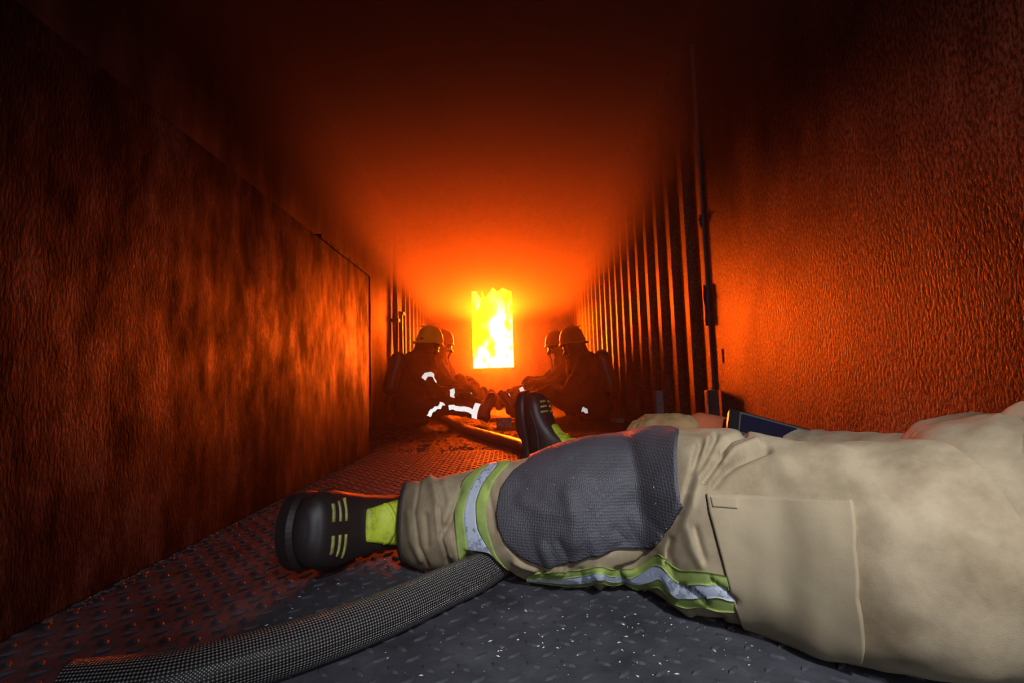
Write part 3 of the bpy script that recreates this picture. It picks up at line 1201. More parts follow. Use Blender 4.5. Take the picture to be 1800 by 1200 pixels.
g1 = glove_mesh('glove', WR_F + Vector((-0.085, 0.0, 0.0)), (-0.98, 0.0, -0.06), (0.08, -0.25, 1), -1)
glove = link('glove', g1, M['leather'], person)
cf = capsule_body('glove_cuff', [[(WR_F + Vector((-0.050, 0, 0.003)), 0.043), (WR_F.lerp(EL_F, 0.30), 0.050)]], 0.007)
link('glove_cuff', cf, M['orange_cuff'], glove)
g2 = glove_mesh('glove', WR_N + Vector((0, 0, 0.0)), (-0.5, -0.8, -0.05), (0, 0, 1), 1)
link('glove', g2, M['leather'], person)

# helmet of the near person (above the frame)


def helmet_mesh(bm, r=0.118):
    rows = []
    prof = [(0.0, 0.150), (0.35, 0.143), (0.62, 0.122), (0.85, 0.080), (0.97, 0.03), (1.0, -0.01), (1.10, -0.022), (1.13, -0.03), (1.08, -0.034), (0.95, -0.02)]
    n = 32
    for (s_, z) in prof:
        row = []
        for k_ in range(n):
            a = 2 * math.pi * k_ / n
            rear = 1.0 + (0.10 * max(0, -math.cos(a)) if s_ > 1.0 else 0.0)
            row.append(bm.verts.new((r * 1.16 * s_ * math.cos(a) * rear, r * 0.94 * s_ * math.sin(a), z - (0.03 * max(0, -math.cos(a)) if s_ > 0.9 else 0))))
        rows.append(row)
    for a in range(len(rows) - 1):
        for k_ in range(n):
            try:
                bm.faces.new((rows[a][k_], rows[a][(k_ + 1) % n], rows[a + 1][(k_ + 1) % n], rows[a + 1][k_]))
            except ValueError:
                pass
    bmesh.ops.remove_doubles(bm, verts=bm.verts, dist=0.0005)


def add_helmet(parent, centre, facing_dir, tilt, mat):
    bm = bmesh.new()
    helmet_mesh(bm)
    o = from_bm('helmet', bm, mat, parent, True)
    f = Vector(facing_dir).normalized()
    y = Vector((0, 0, 1)).cross(f).normalized()
    z = f.cross(y)
    R_ = Matrix((f, y, z)).transposed().to_4x4()
    o.matrix_world = Matrix.Translation(Vector(centre)) @ R_ @ Matrix.Rotation(tilt, 4, 'Y')
    bm = bmesh.new()
    for x0, x1 in ((-0.125, -0.06), (-0.05, 0.02), (0.03, 0.10)):
        box_bm(bm, (x0, -0.012, 0.12), (x1, 0.012, 0.16 - abs(x0 + x1) * 0.25), 0.004)
    c = from_bm('crest_ridge', bm, mat, o, True)
    for a in (0.55, 2.6, math.pi * 1.0, 3.7, 5.7):
        bm = bmesh.new()
        box_bm(bm, (-0.004, -0.016, -0.007), (0.004, 0.016, 0.007), 0.002)
        q = from_bm('helmet_sticker', bm, M['hem'], o)
        q.location = (0.133 * math.cos(a), 0.108 * math.sin(a), 0.012 - 0.03 * max(0, -math.cos(a)))
        q.rotation_euler = (0, 0, math.atan2(math.sin(a) / 0.108, math.cos(a) / 0.133))
    return o


m, nt, b = new_mat('helmet_yellow')
b.inputs['Base Color'].default_value = (0.80, 0.62, 0.03, 1)
b.inputs['Roughness'].default_value = 0.35
M['helmet_yellow'] = m
m, nt, b = new_mat('helmet_dark')
b.inputs['Base Color'].default_value = (0.16, 0.07, 0.02, 1)
b.inputs['Roughness'].default_value = 0.35
M['helmet_dark'] = m
add_helmet(person, HEAD_C + Vector((0, 0, 0.03)), (-1, 0.2, 0), 0.0, M['helmet_yellow'])
# ================================================================== HOSE
m, nt, b = new_mat('hose_weave')
tc = N(nt, 'ShaderNodeUVMap')
sepu = N(nt, 'ShaderNodeSeparateXYZ')
L(nt, tc.outputs[0], sepu.inputs[0])


def sine(inp, k, ph=0.0):
    a_ = N(nt, 'ShaderNodeMath', operation='MULTIPLY')
    L(nt, inp, a_.inputs[0])
    a_.inputs[1].default_value = k
    s_ = N(nt, 'ShaderNodeMath', operation='SINE')
    L(nt, a_.outputs[0], s_.inputs[0])
    return s_.outputs[0]


d1 = mix_val(nt, sepu.outputs['X'], sepu.outputs['Y'], 'ADD')
d2 = mix_val(nt, sepu.outputs['X'], sepu.outputs['Y'], 'SUBTRACT')
KW = 2 * math.pi / 0.0080
pr_ = mix_val(nt, sine(d1, KW), sine(d2, KW), 'MULTIPLY')
hgt = N(nt, 'ShaderNodeMapRange', inputs={'From Min': -0.6, 'From Max': 0.9})
L(nt, pr_, hgt.inputs[0])
L(nt, ramp(nt, hgt.outputs[0], [(0.25, (0.010, 0.009, 0.009)), (0.50, (0.08, 0.075, 0.073)), (0.80, (0.34, 0.33, 0.32))]), b.inputs['Base Color'])
b.inputs['Roughness'].default_value = 0.30
b.inputs['Specular IOR Level'].default_value = 0.6
bump(nt, hgt.outputs[0], b, 0.9, 0.003)
M['hose'] = m

hv, hf, huv = [], [], []
nr = 28
ln = 0.0
for i, p in enumerate(hose_path):
    q0, q1 = hose_path[max(i - 1, 0)], hose_path[min(i + 1, len(hose_path) - 1)]
    t = (q1 - q0).normalized()
    sd = t.cross(Vector((0, 0, 1))).normalized()
    if i:
        ln += (p - hose_path[i - 1]).length
    for k in range(nr + 1):
        a = 2 * math.pi * k / nr
        hv.append(p + (sd * math.cos(a) * 1.06 + Vector((0, 0, 1)) * math.sin(a) * 0.98) * HOSE_R)
        huv.append((ln, a * HOSE_R))
W = nr + 1
for i in range(len(hose_path) - 1):
    for k in range(nr):
        hf.append((i * W + k, i * W + k + 1, (i + 1) * W + k + 1, (i + 1) * W + k))
hose = pydata('fire_hose', hv, hf, M['hose'], None, True)
uvl = hose.data.uv_layers.new(name='UVMap')
for lp_ in hose.data.loops:
    uvl.data[lp_.index].uv = huv[lp_.vertex_index]
tag(hose, 'dark woven fire hose running under the outstretched leg towards the fire', 'hose')

# ================================================================== DEVICE, DEBRIS, FITTINGS
m, nt, b = new_mat('black_plastic')
b.inputs['Base Color'].default_value = (0.012, 0.013, 0.016, 1)
b.inputs['Roughness'].default_value = 0.3
M['black_plastic'] = m
m, nt, b = new_mat('screen_glass')
b.inputs['Base Color'].default_value = (0.010, 0.012, 0.028, 1)
b.inputs['Roughness'].default_value = 0.12
M['screen'] = m
m, nt, b = new_mat('silver_trim')
b.inputs['Base Color'].default_value = (0.35, 0.37, 0.40, 1)
b.inputs['Metallic'].default_value = 0.8
b.inputs['Roughness'].default_value = 0.3
M['silver_trim'] = m
dv = tag(empty('handheld_device', (0, 0, 0)), 'black handheld device with a dark screen lying behind the thigh', 'device')
DM = frame((0, 0, 0), at(1366, 768, 1.12), (0.80, -0.34, -0.16), (0.05, -0.62, 0.78))
dv.matrix_world = DM
box('case', (-0.105, -0.045, -0.012), (0.105, 0.045, 0.012), M['black_plastic'], dv, 0.010)
box('screen', (-0.075, -0.030, 0.0115), (0.085, 0.030, 0.0135), M['screen'], dv, 0.001)
bm = bmesh.new()
for lo, hi in (((-0.082, -0.036, 0.0115), (0.092, -0.033, 0.014)), ((-0.082, 0.033, 0.0115), (0.092, 0.036, 0.014)), ((-0.082, -0.036, 0.0115), (-0.079, 0.036, 0.014))):
    box_bm(bm, lo, hi, 0.0008)
from_bm('screen_frame', bm, M['silver_trim'], dv)
for x in (-0.06, -0.03, 0.0):
    box('side_button', (x, -0.0475, -0.004), (x + 0.014, -0.044, 0.004), M['silver_trim'], dv, 0.001)
box('edge_trim', (-0.106, -0.0455, -0.002), (0.09, -0.0445, 0.0), M['silver_trim'], dv)

# short steel uprights against the right wall


def angle_post(name, x, y, h, mat, label, flip=1):
    bm = bmesh.new()
    w, t = 0.055, 0.006
    box_bm(bm, (-w, -t / 2, 0), (0, t / 2, h), 0.001)
    box_bm(bm, (-w, -t / 2, 0), (-w + t, 0.045 * flip, h), 0.001)
    box_bm(bm, (-w, -0.02, 0), (0, 0.05, 0.006), 0.001)
    bmesh.ops.remove_doubles(bm, verts=bm.verts, dist=0.00001)
    o = from_bm(name, bm, mat)
    o.location = (x, y, 0.002)
    return tag(o, label, 'steel post')


angle_post('steel_upright', XR - 0.003, 3.62, 0.30, M['grey_steel'], 'short grey angle-iron upright standing against the corrugated right wall')
o_ = angle_post('steel_upright', XR - 0.006, 2.66, 0.315, M['black_steel'], 'short black angle-iron upright at the foot of the dark vertical bar')
bm = bmesh.new()
box_bm(bm, (-0.061, -0.005, 0.0), (-0.055, 0.0, 0.31), 0.0005)
from_bm('bare_edge', bm, M['grey_steel'], o_)

# dark vertical bar that ends the corrugated sheet, with scorched flakes hanging from it
bar = tag(empty('wall_bar', (XR, 2.72, 0)), 'dark vertical steel bar with peeling scorched flakes on the right wall', 'bar')
bar0 = box('bar', (-0.014, -0.010, 0.32), (0.0, 0.014, 2.25), M['black_steel'], bar, 0.003)


def flake(name, z0, z1, w, seed, parent, x=-0.018):
    pts = []
    n = 14
    for k_ in range(n):
        t = k_ / (n - 1)
        z = z0 + (z1 - z0) * t
        hw = w * math.sin(math.pi * (0.06 + 0.9 * t)) * (0.75 + 0.5 * noise.noise(Vector((t * 6, seed, 0))))
        pts.append((z, hw, 0.008 * noise.noise(Vector((t * 4, seed, 3)))))
    vv, ff = [], []
    for (z, hw, dx) in pts:
        vv += [(x + dx, -hw, z), (x + dx - 0.008, 0, z), (x + dx, hw * 0.8, z), (x + dx + 0.010, 0, z)]
    for k_ in range(n - 1):
        for q in range(4):
            ff.append((4 * k_ + q, 4 * k_ + (q + 1) % 4, 4 * k_ + 4 + (q + 1) % 4, 4 * k_ + 4 + q))
    ff += [(0, 1, 2, 3), (4 * n - 4, 4 * n - 3, 4 * n - 2, 4 * n - 1)]
    return pydata(name, vv, ff, M['black_steel'], parent)


flake('scorched_flake', 0.66, 0.83, 0.030, 1.0, bar)
flake('scorched_flake', 0.80, 0.88, 0.034, 5.0, bar)
flake('scorched_flake', 1.20, 1.27, 0.018, 8.0, bar)
slot_c = at(1264, 640, 2.55)
bm = bmesh.new()
box_bm(bm, (XR - 0.004, 2.585, 0.455), (XR + 0.002, 2.600, 0.525), 0.001)
sl = from_bm('slot_cover', bm, M['black_steel'])
tag(sl, 'small dark slot cover on the flat orange-lit steel panel', 'slot cover')

# left wall: locking rod and its guide, stop strip where the corrugation starts
rod = tag(empty('locking_rod', (XL, 5.62, 0)), 'dark vertical locking rod with a clamp on the far left wall', 'rod')


def lathe(name, prof, mat, parent, n=16, loc=(0, 0, 0)):
    vv, ff = [], []
    for r_, z in prof:
        for k_ in range(n):
            a = 2 * math.pi * k_ / n
            vv.append((loc[0] + r_ * math.cos(a), loc[1] + r_ * math.sin(a), loc[2] + z))
    for a in range(len(prof) - 1):
        for k_ in range(n):
            q = (k_ + 1) % n
            ff.append((a * n + k_, a * n + q, (a + 1) * n + q, (a + 1) * n + k_))
    ff += [tuple(range(n))[::-1], tuple(range((len(prof) - 1) * n, len(prof) * n))]
    return pydata(name, vv, ff, mat, parent, True)


lathe('rod_bar', [(0.012, 0.0), (0.016, 0.55), (0.032, 0.95), (0.034, 1.15), (0.026, 1.4), (0.012, 1.85), (0.010, 2.3)], M['black_steel'], rod, loc=(0.04, 0, 0))
box('rod_clamp', (-0.002, -0.05, 1.10), (0.085, 0.05, 1.135), M['black_steel'], rod, 0.004)
stp = tag(empty('stop_strip', (XL, 6.08, 0)), 'narrow dark steel strip with a bracket where the left corrugation begins', 'steel strip')
box('strip', (0.0, -0.025, 0.3), (0.03, 0.02, 1.25), M['black_steel'], stp, 0.003)
box('bracket', (0.0, -0.07, 1.24), (0.05, 0.07, 1.275), M['black_steel'], stp, 0.004)

# debris
M['rubble'] = surface('rubble', [(0.3, (0.14, 0.12, 0.11)), (0.7, (0.36, 0.32, 0.30))], scale=30, rough=(0.7, 0.9), bump_s=0.6, bump_d=0.01, fine=90)
M['ash'] = surface('ash', [(0.3, (0.5, 0.5, 0.5)), (0.7, (0.85, 0.85, 0.85))], scale=60, rough=(0.5, 0.8), bump_s=0)


def chunk(name, loc, size, seed, mat, label, cat):
    bm = bmesh.new()
    bmesh.ops.create_cube(bm, size=1.0)
    bmesh.ops.subdivide_edges(bm, edges=bm.edges, cuts=3, use_grid_fill=True)
    for v_ in bm.verts:
        n_ = noise.noise_vector(v_.co * 3.1 + Vector((seed, 0, 0)))
        v_.co += n_ * 0.11
        v_.co = Vector((v_.co.x * size[0], v_.co.y * size[1], v_.co.z * size[2]))
    zmin_ = min(v_.co.z for v_ in bm.verts)
    for v_ in bm.verts:
        v_.co.z -= zmin_
    o = from_bm(name, bm, mat)
    o.location = loc
    o.rotation_euler = (0, 0, seed)
    return tag(o, label, cat)


p = on_floor(886, 752)
chunk('rubble_block', (p.x, p.y, 0), (0.12, 0.08, 0.085), 0.3, M['rubble'], 'grey broken block lying on the floor right of the hose', 'rubble')
p = on_floor(1085, 742)
chunk('rubble_block', (p.x, p.y, 0), (0.15, 0.08, 0.035), 1.7, M['rubble'], 'flat grey lump of debris near the right wall', 'rubble')
p = on_floor(907, 737)
chunk('debris_chip', (p.x, p.y, 0), (0.045, 0.03, 0.02), 2.2, M['ash'], 'small white chip on the floor behind the grey block', 'debris')


def flakes(name, items, mat, label):
    vv, ff = [], []
    rnd = random.Random(5)
    for (x, y, z, s) in items:
        a = rnd.random() * 6.28
        k_ = len(vv)
        el = 1 + 1.2 * rnd.random()
        for (dx, dy) in ((-1, -.4), (.2, -.6), (1, .1), (.1, .6)):
            X, Y_ = dx * s * el, dy * s
            vv.append((x + X * math.cos(a) - Y_ * math.sin(a), y + X * math.sin(a) + Y_ * math.cos(a), z + s * 0.25))
        vv.append((x, y, z + s * 0.9))
        vv.append((x, y, z))
        for q in range(4):
            ff.append((k_ + q, k_ + (q + 1) % 4, k_ + 4))
            ff.append((k_ + (q + 1) % 4, k_ + q, k_ + 5))
    o = pydata(name, vv, ff, mat)
    return tag(o, label, 'debris', kind='stuff')


rnd = random.Random(11)
its = []
for _ in range(300):
    u_, v_ = rnd.uniform(455, 1345), 1210 - 230 * rnd.random() ** 0.8
    if rnd.random() < 0.22:
        u_, v_ = rnd.gauss(1130, 130), rnd.gauss(1120, 45)
    p = on_floor(u_, v_, 0.002)
    if math.dist((p.x, p.y), (0, 0)) > 2.2 or v_ > 1230:
        continue
    if min((p.x - q[0]) ** 2 + (p.y - q[1]) ** 2 for q in hp[::3]) < (HOSE_R + 0.008) ** 2:
        continue
    its.append((p.x, p.y, 0.0022, 0.0006 + 0.0016 * rnd.random() ** 3))
for _ in range(26):
    h_ = hit(rnd.uniform(880, 1190), rnd.uniform(800, 950))
    if h_:
        q_ = h_[0] + h_[1] * 0.0065
        its.append((q_.x, q_.y, q_.z, 0.0007 + 0.0009 * rnd.random() ** 2))
flakes('ash_flakes', its, M['ash'], 'tiny white ash flakes scattered over the tread plate and knee pad')
M['grit'] = surface('grit', [(0.3, (0.05, 0.035, 0.03)), (0.7, (0.16, 0.11, 0.09))], scale=40, rough=(0.6, 0.9), bump_s=0)
its = []
for _ in range(5200):
    x, y = rnd.uniform(-1.2, 1.05), PLATE_END + 2.6 * rnd.random() ** 1.4
    if min((x - q[0]) ** 2 + (y - q[1]) ** 2 for q in hp[::4]) < (HOSE_R + 0.01) ** 2:
        continue
    its.append((x, y, 0.0, 0.003 + 0.010 * rnd.random() ** 4))
for _ in range(500):
    y = rnd.uniform(0.9, PLATE_END)
    its.append((BX + 0.004 + 0.02 * rnd.random() ** 2, y, 0.002, 0.002 + 0.004 * rnd.random()))
flakes('charred_grit', its, M['grit'], 'loose charred grit covering the floor beyond the tread plate')
# ================================================================== FAR FIREFIGHTERS


def ring_strip(parent, a, b_, t, r, width, arc0, arc1, mat, name='reflective_strip', n=16):
    """band of tape round a limb a->b at fraction t, covering an arc of it"""
    a, b_ = Vector(a), Vector(b_)
    ax = (b_ - a).normalized()
    c = a.lerp(b_, t)
    view = (EYE - c)
    e1 = (view - ax * view.dot(ax)).normalized()
    e2 = ax.cross(e1)
    vv, ff = [], []
    for off in (0.0, -0.006):
        for s_ in (-0.5, 0.5):
            for k_ in range(n + 1):
                an = arc0 + (arc1 - arc0) * k_ / n
                vv.append(c + ax * width * s_ + (e1 * math.cos(an) + e2 * math.sin(an)) * (r + off))
    m_ = n + 1
    for k_ in range(n):
        ff.append((k_, k_ + 1, m_ + k_ + 1, m_ + k_))
        ff.append((2 * m_ + k_, 3 * m_ + k_, 3 * m_ + k_ + 1, 2 * m_ + k_ + 1))
        ff.append((k_, 2 * m_ + k_, 2 * m_ + k_ + 1, k_ + 1))
        ff.append((m_ + k_, m_ + k_ + 1, 3 * m_ + k_ + 1, 3 * m_ + k_))
    return pydata(name, vv, ff, mat, parent, True)


def line_strip(parent, body_bvh, pts, width, mat, name='reflective_strip', off=0.008):
    """tape laid on the body surface along points seen from the photographer's side"""
    c = catmull(pts, 8)
    vv, ff = [], []
    for i, p in enumerate(c):
        t = (c[min(i + 1, len(c) - 1)] - c[max(i - 1, 0)]).normalized()
        h = body_bvh.find_nearest(p)
        nn_ = h[1]
        q = h[0]
        sd = t.cross(nn_).normalized()
        vv += [q + nn_ * off + sd * width / 2, q + nn_ * off - sd * width / 2, q - sd * width / 2 - nn_ * 0.004, q + sd * width / 2 - nn_ * 0.004]
    for i in range(len(c) - 1):
        for k_ in range(4):
            ff.append((4 * i + k_, 4 * i + (k_ + 1) % 4, 4 * i + 4 + (k_ + 1) % 4, 4 * i + 4 + k_))
    ff += [(0, 1, 2, 3), (4 * len(c) - 4, 4 * len(c) - 3, 4 * len(c) - 2, 4 * len(c) - 1)]
    return pydata(name, vv, ff, mat, parent, True)


m, nt, b = new_mat('mask_visor')
b.inputs['Base Color'].default_value = (0.02, 0.015, 0.012, 1)
b.inputs['Roughness'].default_value = 0.12
M['visor'] = m
m, nt, b = new_mat('cylinder_paint')
b.inputs['Base Color'].default_value = (0.10, 0.05, 0.025, 1)
b.inputs['Roughness'].default_value = 0.4
M['cylinder'] = m


def simple_boot(parent, ankle, toe_dir, shin_dir):
    """far boot: shaft, foot and sole in one skin"""
    a = Vector(ankle)
    td, sd = Vector(toe_dir).normalized(), Vector(shin_dir).normalized()
    me = capsule_body('boot', [[(a + sd * 0.12, 0.062), (a, 0.058), (a - sd * 0.045 - td * 0.03, 0.048)],
                               [(a - sd * 0.02, 0.055), (a - sd * 0.04 + td * 0.10, 0.048), (a - sd * 0.05 + td * 0.17, 0.042)]], 0.014)
    return link('boot', me, M['rubber'], parent)


def firefighter(J, face_dir, label, helmet_mat, helmet_tilt=0.0, cyl=True, sc=1.0):
    """J: joints of the pose, world space"""
    V = {k_: Vector(q) for k_, q in J.items()}
    pelvis = (V['hip_l'] + V['hip_r']) / 2
    ch = [[(pelvis, 0.165 * sc), (V['belly'], 0.165 * sc), (V['chest'], 0.170 * sc), (V['neck'], 0.075)], [(V['neck'], 0.070), (V['head'], 0.085)]]
    for s_ in ('l', 'r'):
        ch.append([(V['neck'].lerp(V['sh_' + s_], 0.35), 0.075), (V['sh_' + s_], 0.082), (V['el_' + s_], 0.066), (V['wr_' + s_], 0.048)])
        ch.append([(V['hip_' + s_], 0.120), (V['kn_' + s_], 0.088), (V['an_' + s_], 0.072)])
    me = capsule_body('person', ch, 0.015, 3, 0.016, 13.0)
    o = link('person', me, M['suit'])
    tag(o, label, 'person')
    bmx = bmesh.new()
    bmx.from_mesh(me)
    bvh = BVHTree.FromBMesh(bmx)
    f = Vector(face_dir).normalized()
    up = (V['head'] - V['neck']).normalized()
    sd = up.cross(f).normalized()
    add_helmet(o, V['head'] + up * 0.035, f, helmet_tilt, helmet_mat)
    # face piece with visor, hose and regulator
    mk = capsule_body('face_mask', [[(V['head'] + f * 0.055 - up * 0.015, 0.070), (V['head'] + f * 0.085 - up * 0.05, 0.045)], [(V['head'] + f * 0.10 - up * 0.07, 0.028), (V['head'] + f * 0.135 - up * 0.085, 0.024)]], 0.010)
    mko = link('face_mask', mk, M['visor'], o)
    tube = capsule_body('air_hose', [[(V['head'] + f * 0.13 - up * 0.09, 0.014), (V['head'] + f * 0.12 - up * 0.17 + sd * 0.04, 0.014), (V['chest'] + f * 0.15 + sd * 0.06, 0.014), (V['chest'] + sd * 0.16, 0.014)]], 0.007)
    link('air_hose', tube, M['rubber'], mko)
    link('neck_flap', capsule_body('neck_flap', [[(V['head'] - up * 0.04 - f * 0.02, 0.098), (V['neck'] + up * 0.02 - f * 0.02, 0.10)]], 0.014), M['suit'], o)
    if cyl:
        bk = -f
        c0 = V['belly'] + bk * 0.235 + up * 0.02
        c1 = V['chest'] + bk * 0.235 + up * 0.10
        cy = capsule_body('air_cylinder', [[(c0, 0.078), (c1, 0.078)]], 0.014)
        cyo = link('air_cylinder', cy, M['cylinder'], o)
        vl = capsule_body('cylinder_valve', [[(c0 - (c1 - c0).normalized() * 0.07, 0.03), (c0 - (c1 - c0).normalized() * 0.12, 0.026)]], 0.008)
        link('cylinder_valve', vl, M['black_steel'], cyo)
    for s_ in ('l', 'r'):
        w = V['wr_' + s_]
        fw = (w - V['el_' + s_]).normalized()
        gm = glove_mesh('glove', w, fw, (0.0, 0.1, 1.0), 1 if s_ == 'l' else -1, 0.008)
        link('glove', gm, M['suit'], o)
        an, kn = V['an_' + s_], V['kn_' + s_]
        shin = (kn - an).normalized()
        td = Vector(J['toe_' + s_])
        td = (td - shin * td.dot(shin)).normalized()
        simple_boot(o, an - shin * 0.03, td, shin)
    bmx.free()
    return o, bvh, V


# --- left, nearest: yellow helmet, looking to the right towards the fire
Y1_ = 5.0
J1 = dict(hip_l=at(716, 722, Y1_ + 0.10), hip_r=at(728, 722, Y1_ - 0.12), belly=at(724, 690, Y1_), chest=at(733, 652, Y1_), neck=at(746, 620, Y1_), head=at(753, 604, Y1_),
          sh_l=at(748, 640, Y1_ + 0.20), sh_r=at(734, 642, Y1_ - 0.20), el_r=at(762, 688, Y1_ - 0.25), wr_r=at(800, 690, Y1_ - 0.10),
          el_l=at(785, 675, Y1_ + 0.25), wr_l=at(812, 682, Y1_ + 0.2), kn_r=at(790, 712, Y1_ - 0.20), an_r=at(842, 724, Y1_ - 0.25),
          kn_l=at(800, 690, Y1_ + 0.15), an_l=at(838, 718, Y1_ + 0.1), toe_l=(0.3, 0.2, 1), toe_r=(0.2, 0.1, 1))
p1, b1, V1 = firefighter(J1, (0.80, 0.55, -0.10), 'person in dark fire kit with a yellow helmet crouching by the left wall', M['helmet_yellow'], 0.12, True, 1.22)
line_strip(p1, b1, [at(744, 666, Y1_ - 0.3), at(752, 656, Y1_ - 0.3), at(762, 655, Y1_ - 0.28), at(774, 664, Y1_ - 0.24)], 0.045, M['tape'])
line_strip(p1, b1, [at(796, 680, Y1_ - 0.2), at(798, 690, Y1_ - 0.2), at(791, 704, Y1_ - 0.2)], 0.05, M['tape'])
line_strip(p1, b1, [at(778, 706, Y1_ - 0.35), at(764, 718, Y1_ - 0.35), at(755, 730, Y1_ - 0.33), at(750, 739, Y1_ - 0.3)], 0.035, M['tape'])
line_strip(p1, b1, [at(787, 720, Y1_ - 0.33), at(800, 719, Y1_ - 0.33), at(815, 718, Y1_ - 0.33), at(828, 723, Y1_ - 0.33), at(838, 727, Y1_ - 0.33)], 0.045, M['tape'])
ring_strip(p1, V1['kn_r'], V1['an_r'], 0.93, 0.080, 0.05, -1.2, 1.0, M['tape'])

# --- left, behind him
Y2_ = 6.5
J2 = dict(hip_l=at(745, 715, Y2_ + 0.1), hip_r=at(755, 715, Y2_ - 0.1), belly=at(760, 690, Y2_), chest=at(768, 655, Y2_), neck=at(774, 622, Y2_), head=at(778, 604, Y2_),
          sh_l=at(782, 640, Y2_ + 0.18), sh_r=at(770, 640, Y2_ - 0.18), el_r=at(790, 672, Y2_ - 0.2), wr_r=at(815, 668, Y2_), el_l=at(800, 670, Y2_ + 0.2), wr_l=at(822, 672, Y2_ + 0.15),
          kn_r=at(808, 668, Y2_ - 0.1), an_r=at(838, 708, Y2_ - 0.1), kn_l=at(818, 672, Y2_ + 0.15), an_l=at(855, 706, Y2_ + 0.15), toe_l=(0.6, 0.1, 1), toe_r=(0.6, -0.1, 1))
p2, b2, V2 = firefighter(J2, (0.92, 0.30, -0.10), 'person with a brown helmet and breathing mask behind the yellow-helmeted one', M['helmet_dark'], 0.10)
ring_strip(p2, V2['kn_r'], V2['an_r'], 0.6, 0.088, 0.05, -0.5, 1.2, M['tape'])

# --- right, nearer: facing left
Y3_ = 5.1
J3 = dict(hip_l=at(1039, 716, Y3_ - 0.12), hip_r=at(1047, 716, Y3_ + 0.10), belly=at(1037, 685, Y3_), chest=at(1027, 650, Y3_), neck=at(1015, 622, Y3_), head=at(1008, 604, Y3_),
          sh_l=at(1031, 642, Y3_ - 0.2), sh_r=at(1013, 640, Y3_ + 0.2), el_l=at(997, 690, Y3_ - 0.22), wr_l=at(980, 690, Y3_ - 0.1), el_r=at(985, 672, Y3_ + 0.2), wr_r=at(958, 678, Y3_ + 0.15),
          kn_l=at(965, 690, Y3_ - 0.15), an_l=at(912, 716, Y3_ - 0.05), kn_r=at(960, 685, Y3_ + 0.15), an_r=at(905, 712, Y3_ + 0.25), toe_l=(-0.3, 0.0, 1), toe_r=(-0.3, 0.1, 1))
p3, b3, V3 = firefighter(J3, (-0.80, 0.60, -0.10), 'dark silhouetted person with fire-lit visor crouching by the right corrugated wall', M['helmet_dark'], 0.10, True, 1.15)
line_strip(p3, b3, [at(1021, 724, Y3_ - 0.3), at(1027, 725, Y3_ - 0.3), at(1034, 724, Y3_ - 0.3)], 0.045, M['tape'])
ring_strip(p3, V3['kn_l'], V3['an_l'], 0.55, 0.086, 0.05, -0.6, 0.7, M['tape'])

# --- right, behind
Y4_ = 6.0
J4 = dict(hip_l=at(1010, 712, Y4_ - 0.1), hip_r=at(1015, 712, Y4_ + 0.1), belly=at(1005, 685, Y4_), chest=at(995, 655, Y4_), neck=at(986, 625, Y4_), head=at(980, 607, Y4_),
          sh_l=at(1000, 642, Y4_ - 0.18), sh_r=at(985, 642, Y4_ + 0.18), el_l=at(965, 672, Y4_ - 0.15), wr_l=at(945, 672, Y4_), el_r=at(960, 668, Y4_ + 0.2), wr_r=at(940, 668, Y4_ + 0.15),
          kn_l=at(938, 680, Y4_ - 0.1), an_l=at(885, 706, Y4_), kn_r=at(935, 682, Y4_ + 0.15), an_r=at(868, 704, Y4_ + 0.2), toe_l=(-0.3, -0.1, 1), toe_r=(-0.3, 0.1, 1))
p4, b4, V4 = firefighter(J4, (-0.95, 0.20, -0.05), 'hazy person with helmet and mask farther back on the right, nearest the fire', M['helmet_dark'], 0.10)
ring_strip(p4, V4['kn_l'], V4['an_l'], 0.75, 0.088, 0.05, -0.7, 0.7, M['tape'])
ring_strip(p4, V4['kn_l'], V4['an_l'], 0.30, 0.094, 0.05, -0.7, 0.7, M['tape'])
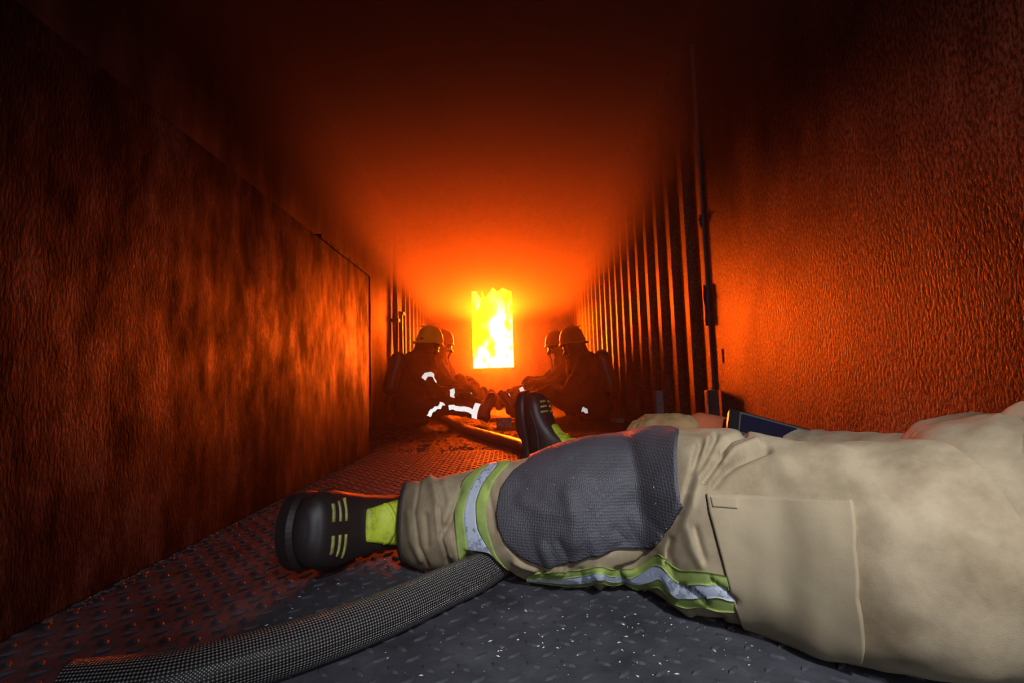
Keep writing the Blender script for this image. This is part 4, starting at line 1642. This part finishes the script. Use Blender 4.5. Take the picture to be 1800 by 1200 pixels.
# ================================================================== SMOKE
sm = bpy.data.materials.new('smoke')
sm.use_nodes = True
nt = sm.node_tree
nt.nodes.remove(nt.nodes['Principled BSDF'])
geo = N(nt, 'ShaderNodeNewGeometry')
sep = N(nt, 'ShaderNodeSeparateXYZ')
L(nt, geo.outputs['Position'], sep.inputs[0])
layer = N(nt, 'ShaderNodeMapRange', interpolation_type='SMOOTHSTEP',
          inputs={'From Min': 1.36, 'From Max': 1.80, 'To Min': 0.0, 'To Max': 2.0})
L(nt, sep.outputs['Z'], layer.inputs[0])
haze = N(nt, 'ShaderNodeMapRange', interpolation_type='SMOOTHSTEP',
         inputs={'From Min': 4.4, 'From Max': 8.3, 'To Min': 0.010, 'To Max': 0.10})
L(nt, sep.outputs['Y'], haze.inputs[0])
pv = N(nt, 'ShaderNodeVolumePrincipled')      # hot layer banked under the ceiling
pv.inputs['Color'].default_value = (0.66, 0.58, 0.52, 1)
pv.inputs['Anisotropy'].default_value = 0.60
thin = N(nt, 'ShaderNodeMapRange', interpolation_type='SMOOTHSTEP',
         inputs={'From Min': 2.0, 'From Max': 6.5, 'To Min': 0.03, 'To Max': 1.0})
L(nt, sep.outputs['Y'], thin.inputs[0])
dl = mix_val(nt, layer.outputs[0], thin.outputs[0], 'MULTIPLY')
L(nt, dl, pv.inputs['Density'])
ph = N(nt, 'ShaderNodeVolumePrincipled')      # thin haze below it, thickening towards the burn room
ph.inputs['Color'].default_value = (0.40, 0.34, 0.30, 1)
ph.inputs['Anisotropy'].default_value = 0.80
L(nt, haze.outputs[0], ph.inputs['Density'])
add = N(nt, 'ShaderNodeAddShader')
L(nt, pv.outputs[0], add.inputs[0])
L(nt, ph.outputs[0], add.inputs[1])
L(nt, add.outputs[0], nt.nodes['Material Output'].inputs['Volume'])
smoke = box('smoke_layer', (XL + 0.002, Y0 + 0.1, 0.02), (XR - 0.002, FIRE_Y - 0.06, CEIL - 0.01), sm)
tag(smoke, 'hot orange smoke banked down under the ceiling of the container', 'smoke', kind='stuff')
